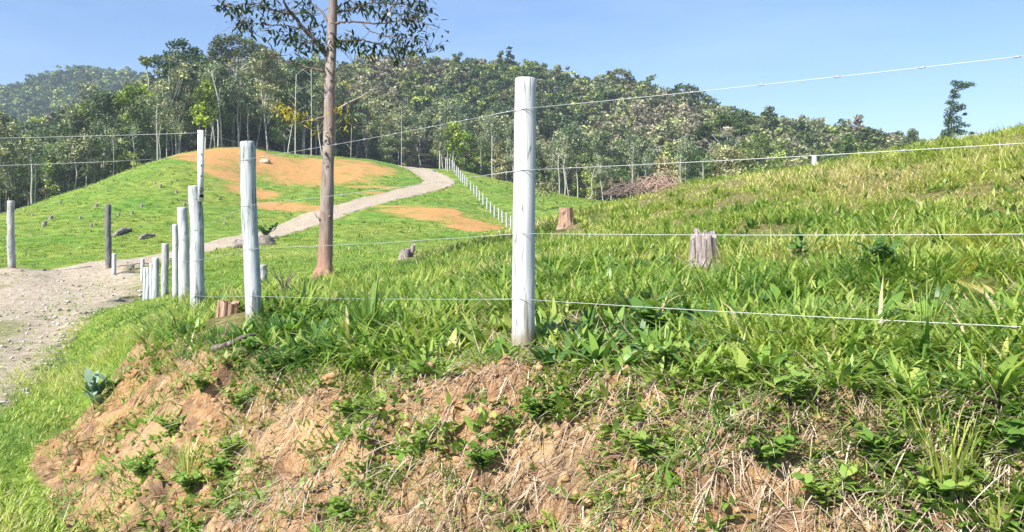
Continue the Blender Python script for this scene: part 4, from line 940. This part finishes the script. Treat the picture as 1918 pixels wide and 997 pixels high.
leafy_weed(176, 770, .26, 'bluish broad-leafed plant at the left foot of the bank', 5, 5, .17, .058, .6, M_blue, spread=.5, tl=(.2, .8), prof=(.3, .85, 1, .85, .5))
leafy_weed(470, 668, .14, 'leafy weed draped over the lip beside the fallen branch', 6, 7, .08, .03, .35)
leafy_weed(498, 447, .9, 'dark bush growing out of the boulder beside the road', 12, 12, .35, .12, .1, d0=24)
def grass_tuft(px, py, L, n, label, rn, w=.010):
    p, d = pix2g(px, py); mb = MB(); a = g.random(n) * 6.28
    mb.blades(np.stack([.05 * np.cos(a) * g.random(n), .05 * np.sin(a) * g.random(n), np.zeros(n) - .01], 1), a, L * g.uniform(.5, 1.1, n), w * g.uniform(.6, 1.1, n), g.uniform(.02, .35, n), g.uniform(.1, .8, n), (.8, 1, .85, .55), np.clip(rn + g.normal(size=n) * .1, 0, 1))
    o = mb.build('grass_tuft', M_grass); o.location = p; tag(o, label, 'grass tuft')
grass_tuft(1778, 915, .27, 60, 'tall upright yellow green grass tuft on the right bank face', .72, .007)
grass_tuft(1865, 990, .15, 40, 'upright yellowish grass tuft at the bottom right', .75)
grass_tuft(1238, 688, .20, 50, 'bright green upright tuft on the bank lip right of the post', .45)
grass_tuft(690, 640, .42, 80, 'tall deep green grass tuft on the bank top between the two nearest posts', .25, .014)
grass_tuft(1730, 655, .32, 50, 'upright tall grass tuft under the lowest wire at right', .5)
grass_tuft(350, 905, .26, 30, 'sparse yellow grass tuft on bare clay at left', .8)
# fern fronds
M_fern = leafmat('fern', [(0, (.22, .24, .03)), (.5, (.42, .40, .05)), (1, (.55, .44, .20))], .5, .4)
def fern(px, py, L, az, label, rn, n=1):
    p, d = pix2g(px, py); t_ = thing('fern', label, 'fern', p); 
    for k in range(n):
        az_ = az + k * 1.1; P_ = catmull([(0, 0, 0), (math.cos(az_) * L * .35, math.sin(az_) * L * .35, L * .45), (math.cos(az_) * L * .9, math.sin(az_) * L * .9, L * .62)], 14); P_ = np.array(P_)
        mb = MB(); mb.tube(P_, np.linspace(.003, .001, len(P_)), 5, cap=False); m_ = len(P_) - 4
        for sd in (1, -1):
            ln_ = L * .30 * np.sin(np.linspace(.35, 1, m_) * math.pi * .98 + .02) ** .8
            mb.blades(P_[4:], np.full(m_, -1.5), ln_ + .012, .0055, 1.45 - sd * 1.15, sd * .25, (.7, 1, .7), np.clip(rn + g.normal(size=m_) * .1, 0, 1))
        mb.build('frond', M_fern, t_)
fern(1775, 545, .30, .35, 'yellow fern frond on the right slope above the lowest wire', .55)
fern(1840, 480, .30, .2, 'yellow green bracken fern high on the right slope', .2, 3)
fern(1868, 575, .20, 2.7, 'pale dry fern just above the lowest wire at far right', .9, 2)
# ------------------------------------------------------------------ stumps, stones, logs, brush
def splitmat(name, c0, c1, dk):
    m, nt, b = newmat(name); a = noise(nt, 1.5, 6, .65, objco(nt, (28, 28, 2.2))); d = noise(nt, 5, 4, .6, objco(nt, (6, 6, 6)))
    c = ramp(nt, a, [(.36, dk), (.46, c0), (.68, c1)]); c = mix(nt, ramp(nt, d, [(.35, (.5,) * 3), (.55, (0,) * 3)]), c, mix(nt, 1., c, (.7, .62, .6), 'MULTIPLY'))
    nt.links.new(c, b.inputs['Base Color']); b.inputs['Roughness'].default_value = .9; bump(nt, b, a, .9, .02); return m
M_stg = splitmat('grey_split_wood', (.23, .185, .17), (.46, .40, .38), (.03, .025, .025))
M_dry = splitmat('dry_branches', (.36, .23, .18), (.60, .46, .38), (.12, .07, .05))
M_dkb = splitmat('dark_branches', (.12, .09, .08), (.30, .24, .21), (.04, .03, .03))
M_str = splitmat('reddish_split_wood', (.30, .17, .11), (.52, .38, .29), (.10, .05, .03))
m, nt, b = newmat('cut_wood_rings')
wv = nt.nodes.new('ShaderNodeTexWave'); wv.wave_type = 'RINGS'; wv.rings_direction = 'Z'; wv.inputs['Scale'].default_value = 14; wv.inputs['Distortion'].default_value = 3; nt.links.new(objco(nt), wv.inputs[0])
nt.links.new(ramp(nt, wv.outputs[1], [(0, (.36, .26, .17)), (1, (.55, .43, .31))]), b.inputs['Base Color']); b.inputs['Roughness'].default_value = .9; M_cut = m
def stump(px, py, d, w, h, mat, label, ragged=0, lean=0, seed=0, split=False, name='tree_stump'):
    r = w / 2 / FOC * d; H = h / FOC * d; x = (px - 959) / FOC * d; z = zpix(py, d); zg = min(z, gz(x, d)); H += z - zg
    t_ = thing(name, label, 'stump', (x, d, zg)); sd = 44; gg = np.random.default_rng(seed)
    th = np.arange(sd) * 2 * math.pi / sd; flute = 1 + .10 * vn(np.cos(th) * 3 + seed, np.sin(th) * 3, seed) + .05 * vn(np.cos(th) * 9, np.sin(th) * 9, seed + 1)
    if split: flute = flute * (1 - .22 * np.exp(-((th - 4.9) / .10) ** 2) - .16 * np.exp(-((th - 4.35) / .08) ** 2) - .14 * np.exp(-((th - 5.5) / .09) ** 2))
    zs = np.array([-.12 / max(H, .1), 0, .12, .3, .5, .7, .85, 1.0]); prof = np.array([1.5, 1.28, 1.12, 1.03, 1, .98, .96, .94])
    topv = H * (1 + ragged * (.5 * vn(np.cos(th) * 2 + 5, np.sin(th) * 2 + seed, seed + 3) + .45 * vn(np.cos(th) * 8, np.sin(th) * 8, seed + 4)))
    V = []
    for k, p_ in zip(zs, prof): V.append(np.stack([np.cos(th) * r * flute * p_ + lean * k * H, np.sin(th) * r * flute * p_, topv * k], 1))
    mb = MB(); m_ = len(zs); i = np.arange(m_ - 1)[:, None] * sd; j = np.arange(sd)[None]; kx = (j + 1) % sd
    mb.add(np.concatenate(V), np.stack([i + j, i + kx, i + sd + kx, i + sd + j], -1).reshape(-1, 4)); mb.build('bark_side', mat, t_)
    tv = V[-1]; cb = MB(); inn = tv * [.5, .5, 1] ; inn[:, 2] = tv[:, 2] * (1 - .12 * ragged) ; c_ = np.array([[lean * H, 0, H * (1 - .25 * ragged)]])
    cb.add(np.concatenate([tv, inn, c_]), np.stack([j[0], kx[0], sd + kx[0], sd + j[0]], 1), np.stack([sd + j[0], sd + kx[0], j[0] * 0 + 2 * sd], 1)); cb.build('cut_top', M_cut if not ragged else mat, t_)
stump(1316, 496, 7.0, 48, 54, M_stg, 'jagged grey weathered stump in the grass right of centre', .42, 0, 3, True)
stump(1060, 422, 15.5, 28, 33, M_str, 'flat-cut reddish brown stump just right of the tall white post', .03, 0, 4)
stump(425, 612, 6.0, 42, 46, M_str, 'broken reddish stump between two white posts at the bank edge', .22, .1, 5, True)
stump(757, 482, 15.8, 20, 14, M_stg, 'small low dead stump in the grass left of the tall white post', .3, .2, 6)
stump(770, 478, 16, 8, 17, M_stg, 'thin dark stub beside the small low dead stump', .4, .2, 7)
gs = 'pale small stumps dotted over the left pasture'
for i, (px, py, s_) in enumerate([(95,411,7),(82,424,9),(112,383,5),(180,388,7),(247,402,6),(222,404,5),(300,352,6),(330,362,5),(290,345,4),(265,388,5),(150,410,5),(345,385,5),(410,375,5),(60,405,4),(170,425,5),(420,420,5),(320,430,4),(200,360,4)]):
    p, d = pix2g(px, py, 25); stump(px, py, d, s_ * .9, s_ * 1.0, M_stg, 'small pale grey stump poking out of the short grass of the left pasture', .45, .2, 20 + i, name='pasture_stump')
    col.objects[-3]['group'] = gs if col.objects[-3].name.startswith('pasture') else gs
for o in list(col.objects):
    if o.name.startswith('pasture_stump'): o['group'] = gs
def rockmat(name, a_, b_, c_):
    m, nt, b = newmat(name); n_ = noise(nt, 4, 7, .65, objco(nt)); n2_ = noise(nt, 1.2, 4, .6, objco(nt))
    c = ramp(nt, n_, [(.3, a_), (.5, b_), (.7, c_)]); c = mix(nt, ramp(nt, n2_, [(.45, (0,) * 3), (.6, (.7,) * 3)]), c, mix(nt, 1., c, (.6, .65, .5), 'MULTIPLY')); nt.links.new(c, b.inputs['Base Color']); b.inputs['Roughness'].default_value = .9; bump(nt, b, n_, .8, .05); return m
M_rk = rockmat('dark_mossy_stone', (.06, .05, .04), (.17, .14, .12), (.34, .30, .27)); M_rp = rockmat('pale_stone', (.25, .22, .17), (.48, .43, .35), (.62, .57, .48))
def rock(px, py, d, w, h, mat, label, seed, dep=.8, name='boulder'):
    x = (px - 959) / FOC * d; rx = w / 2 / FOC * d; rz = h / FOC * d; z = min(zpix(py, d), gz(x, d))
    nu, nv = 28, 16; th = np.linspace(0, 2 * math.pi, nu, endpoint=False); ph = np.linspace(.02, math.pi - .02, nv); T_, P_ = np.meshgrid(th, ph)
    n_ = np.stack([np.cos(T_) * np.sin(P_), np.sin(T_) * np.sin(P_), np.cos(P_)], -1)
    f = 1 + .22 * vn(n_[..., 0] * 1.4 + seed, n_[..., 1] * 1.4 + n_[..., 2], seed) + .10 * vn(n_[..., 0] * 3.5, n_[..., 2] * 3.5 + n_[..., 1] * 2, seed + 1) + .04 * vn(n_[..., 0] * 9, n_[..., 2] * 9 + n_[..., 1] * 7, seed + 2)
    V = n_ * f[..., None] * [rx, rx * dep, rz * .72] + [0, 0, rz * .28]
    i = np.arange(nv - 1)[:, None] * nu; j = np.arange(nu)[None]; k = (j + 1) % nu
    mb = MB(); mb.add(V.reshape(-1, 3), np.stack([i + j, i + nu + j, i + nu + k, i + k], -1).reshape(-1, 4)); V0 = V.reshape(-1, 3)
    mb.add(np.concatenate([V[0], V[0].mean(0)[None] + [0, 0, .001]]), None, np.stack([j[0], k[0], j[0] * 0 + nu], 1))
    o = mb.build(name, mat, smooth=True); o.location = (x, d, z); tag(o, label, 'boulder'); return o
rock(497, 468, 36, 46, 26, M_rk, 'rounded dark boulder beside the road behind the streaked white post', 1)
rock(456, 470, 36, 44, 22, M_rk, 'low dark mound of rock left of the rounded boulder by the road', 5)
rock(497, 281, 79, 20, 8, M_rp, 'pale beige boulder on the crest of the orange pasture', 9)
rock(790, 512, 13, 7, 5, M_rp, 'small white stone in the grass right of the foreground trunk', 11)
rock(245, 495, 29, 12, 8, M_rk, 'small stone by the road bend', 12)
def log(pts_, r, mat, label, name='fallen_log', cat='log', wob=.25):
    pts_ = [Vector(p) for p in pts_]; mb = MB(); c0 = pts_[0]; P_ = catmull([tuple(p - c0) for p in pts_], 8)
    mb.tube(P_, np.linspace(r, r * .6, len(P_)), 12, wob=wob, seed=3); o = mb.build(name, mat, smooth=True); o.location = c0; tag(o, label, cat); return o
def gp(px, py, up=0, d0=1.4): p, d = pix2g(px, py, d0); return p + Vector((0, 0, up))
log([gp(216, 443, .05, 25), gp(232, 437, .16, 25), gp(246, 434, .1, 25)], .16, M_stg, 'short pale grey log lying on the left pasture', wob=.3)
log([gp(262, 450, .05, 25), gp(275, 446, .16, 25), gp(290, 444, .08, 25)], .12, M_stg, 'dark thin log lying right of the pale log on the pasture', wob=.3)
log([gp(398, 668, .03), gp(430, 660, .05), gp(455, 652, .06), gp(478, 642, .05)], .018, M_dkb, 'dark fallen branch lying along the bank lip below the reddish stump', 'fallen_branch', 'branch')
log([gp(635, 690, .03), gp(650, 672, .05), gp(664, 655, .06)], .009, M_stg, 'thin dark stick poking from the bank lip left of centre', 'stick', 'branch')
log([gp(470, 760, .02), gp(500, 780, .03), gp(520, 800, .02)], .004, M_stg, 'thin dry stick lying on the clay at left', 'stick', 'branch')
# stake with bare twigs on the pasture
p = at(1017, 60); st = thing('sapling', 'thin reddish sapling stake on the pasture just right of the tall white post', 'sapling', p)
mb = MB(); mb.tube([(0, 0, -.2), (.02, 0, .8), (.05, 0, 1.6)], [.035, .03, .02], 6); mb.build('stem', M_str, st)
lf = MB(); lf.leaves(np.array([.1, 0, 1.9]) + g.normal(size=(240, 3)) * [.45, .45, .4], .16, .5, g); lf.build('crown', M_fol['olive'], st)
# brush pile
bp0, d = pix2g(1225, 378, 12, 40); bp0 = at(1225, 20.5)
br = thing('brush_pile', 'heap of dry reddish brown branches where the near hill meets the forest', 'brush pile', bp0)
for nm, n_, cx, sx, hgt, mt, lbl in (('branches', 80, .15, .75, .58, M_dry, 'reddish dry branches'), ('branches', 45, -.75, .5, .28, M_dkb, 'darker branches sprawling left')):
    mb = MB()
    for i in range(n_):
        a = g.normal() * .75 + (0 if g.random() < .5 else math.pi); l = g.uniform(.5, 1.3); c_ = np.array([cx + g.normal() * sx * .45, g.normal() * .5, 0])
        h0 = g.random() * hgt * np.exp(-((c_[0] - cx) / sx) ** 2); e = np.array([math.cos(a), .6 * math.sin(a) + g.normal() * .2, 0]) * l / 2
        P_ = catmull([c_ - e + [0, 0, h0 * .4], c_ + [0, 0, h0 + g.uniform(.05, .22)], c_ + e + [0, 0, h0 * .5 + g.uniform(-.12, .12)]], 5)
        mb.tube(P_, np.linspace(g.uniform(.007, .015), .004, len(P_)), 5, cap=False)
    o = mb.build(nm, mt, br); o['label'] = lbl
for px, py, l, lb_ in ((532, 556, .3, 'dry brown dead plant in grass left of the foreground trunk'), (1200, 347, .5, 'forked pale stick rising from the left of the brush pile')):
    p, d = pix2g(px, py, 5, 40) if px < 1000 else (at(1195, 20), 20)
    mb = MB()
    for i in range(14): a = g.random() * 6.28; mb.tube(catmull([(0, 0, 0), (math.cos(a) * l * .15, math.sin(a) * l * .15, l * .5), (math.cos(a) * l * .45, math.sin(a) * l * .45, l * g.uniform(.6, 1.1))], 4), np.linspace(.007, .003, 9), 4, cap=False)
    o = mb.build('dead_plant', M_dkb if px < 1000 else M_dry); o.location = p; tag(o, lb_, 'dead plant')
# clods of clay on the face
x, y = scatter(5200, 1.9, 6.5, -.6, .76); z, F_, B_, S_ = ground(x, y); k_ = F_ > .3; x, y, z = x[k_], y[k_], z[k_]
cb = MB(); ico = np.array([[0, 0, 1], [.9, 0, .3], [.28, .85, .3], [-.72, .53, .3], [-.72, -.53, .3], [.28, -.85, .3], [0, 0, -.8]]); tr_ = np.array([[0, 1, 2], [0, 2, 3], [0, 3, 4], [0, 4, 5], [0, 5, 1], [6, 2, 1], [6, 3, 2], [6, 4, 3], [6, 5, 4], [6, 1, 5]])
n_ = len(x); s_ = .004 + .026 * g.random(n_) ** 3; V = ico[None] * (1 + .3 * g.normal(size=(n_, 7, 1))) * s_[:, None, None] + np.stack([x, y, z], 1)[:, None]
cb.add(V.reshape(-1, 3), None, (tr_[None] + np.arange(n_)[:, None, None] * 7).reshape(-1, 3))
m, nt, b = newmat('clay_clods'); nt.links.new(ramp(nt, noise(nt, 12, 4, .6, objco(nt)), [(.3, (.28, .15, .07)), (.7, (.5, .31, .17))]), b.inputs['Base Color']); b.inputs['Roughness'].default_value = .95
o = cb.build('clay_clods', m); tag(o, 'loose crumbs of orange clay on the bank face', 'soil', kind='stuff')

x, y = scatter(4500, 4, 34, -.76, -.2); rd = road_d(x, y); k_ = rd < -.12; x, y = x[k_], y[k_]; z = ground(x, y)[0]; n_ = len(x)
pb = MB(); s_ = (.006 + .03 * g.random(n_) ** 4) * np.clip(y / 9, 1, 2.2); V = ico[None] * [1, 1, .6] * (1 + .3 * g.normal(size=(n_, 7, 1))) * s_[:, None, None] + np.stack([x, y, z + .012], 1)[:, None]
pb.add(V.reshape(-1, 3), None, (tr_[None] + np.arange(n_)[:, None, None] * 7).reshape(-1, 3), rnd=np.repeat(g.random(n_), 7))
m, nt, b = newmat('road_stones'); nt.links.new(ramp(nt, attr(nt, 'rnd'), [(0, (.16, .12, .09)), (.5, (.36, .32, .27)), (1, (.62, .60, .56))]), b.inputs['Base Color']); b.inputs['Roughness'].default_value = .9
o = pb.build('loose_gravel', m); tag(o, 'loose pale stones scattered over the gravel road', 'gravel', kind='stuff')

# ------------------------------------------------------------------ air between here and the far hills
hz = MB(); x0, x1, y0, y1, z0, z1 = -620, 620, -8, 560, -30, 95
hz.add([(x, y, z) for z in (z0, z1) for x, y in ((x0, y0), (x1, y0), (x1, y1), (x0, y1))], [(3, 2, 1, 0), (4, 5, 6, 7), (0, 1, 5, 4), (1, 2, 6, 5), (2, 3, 7, 6), (3, 0, 4, 7)])
m = bpy.data.materials.new('air'); m.use_nodes = True; nt = m.node_tree
for nd in list(nt.nodes):
    if nd.type == 'BSDF_PRINCIPLED': nt.nodes.remove(nd)
pv = nt.nodes.new('ShaderNodeVolumePrincipled'); pv.inputs['Color'].default_value = (.72, .84, 1.0, 1); pv.inputs['Density'].default_value = .0005
nt.links.new(pv.outputs[0], nt.nodes['Material Output'].inputs['Volume'])
o = hz.build('haze', m); tag(o, 'pale blue summer haze over the far hills', 'haze', kind='stuff')
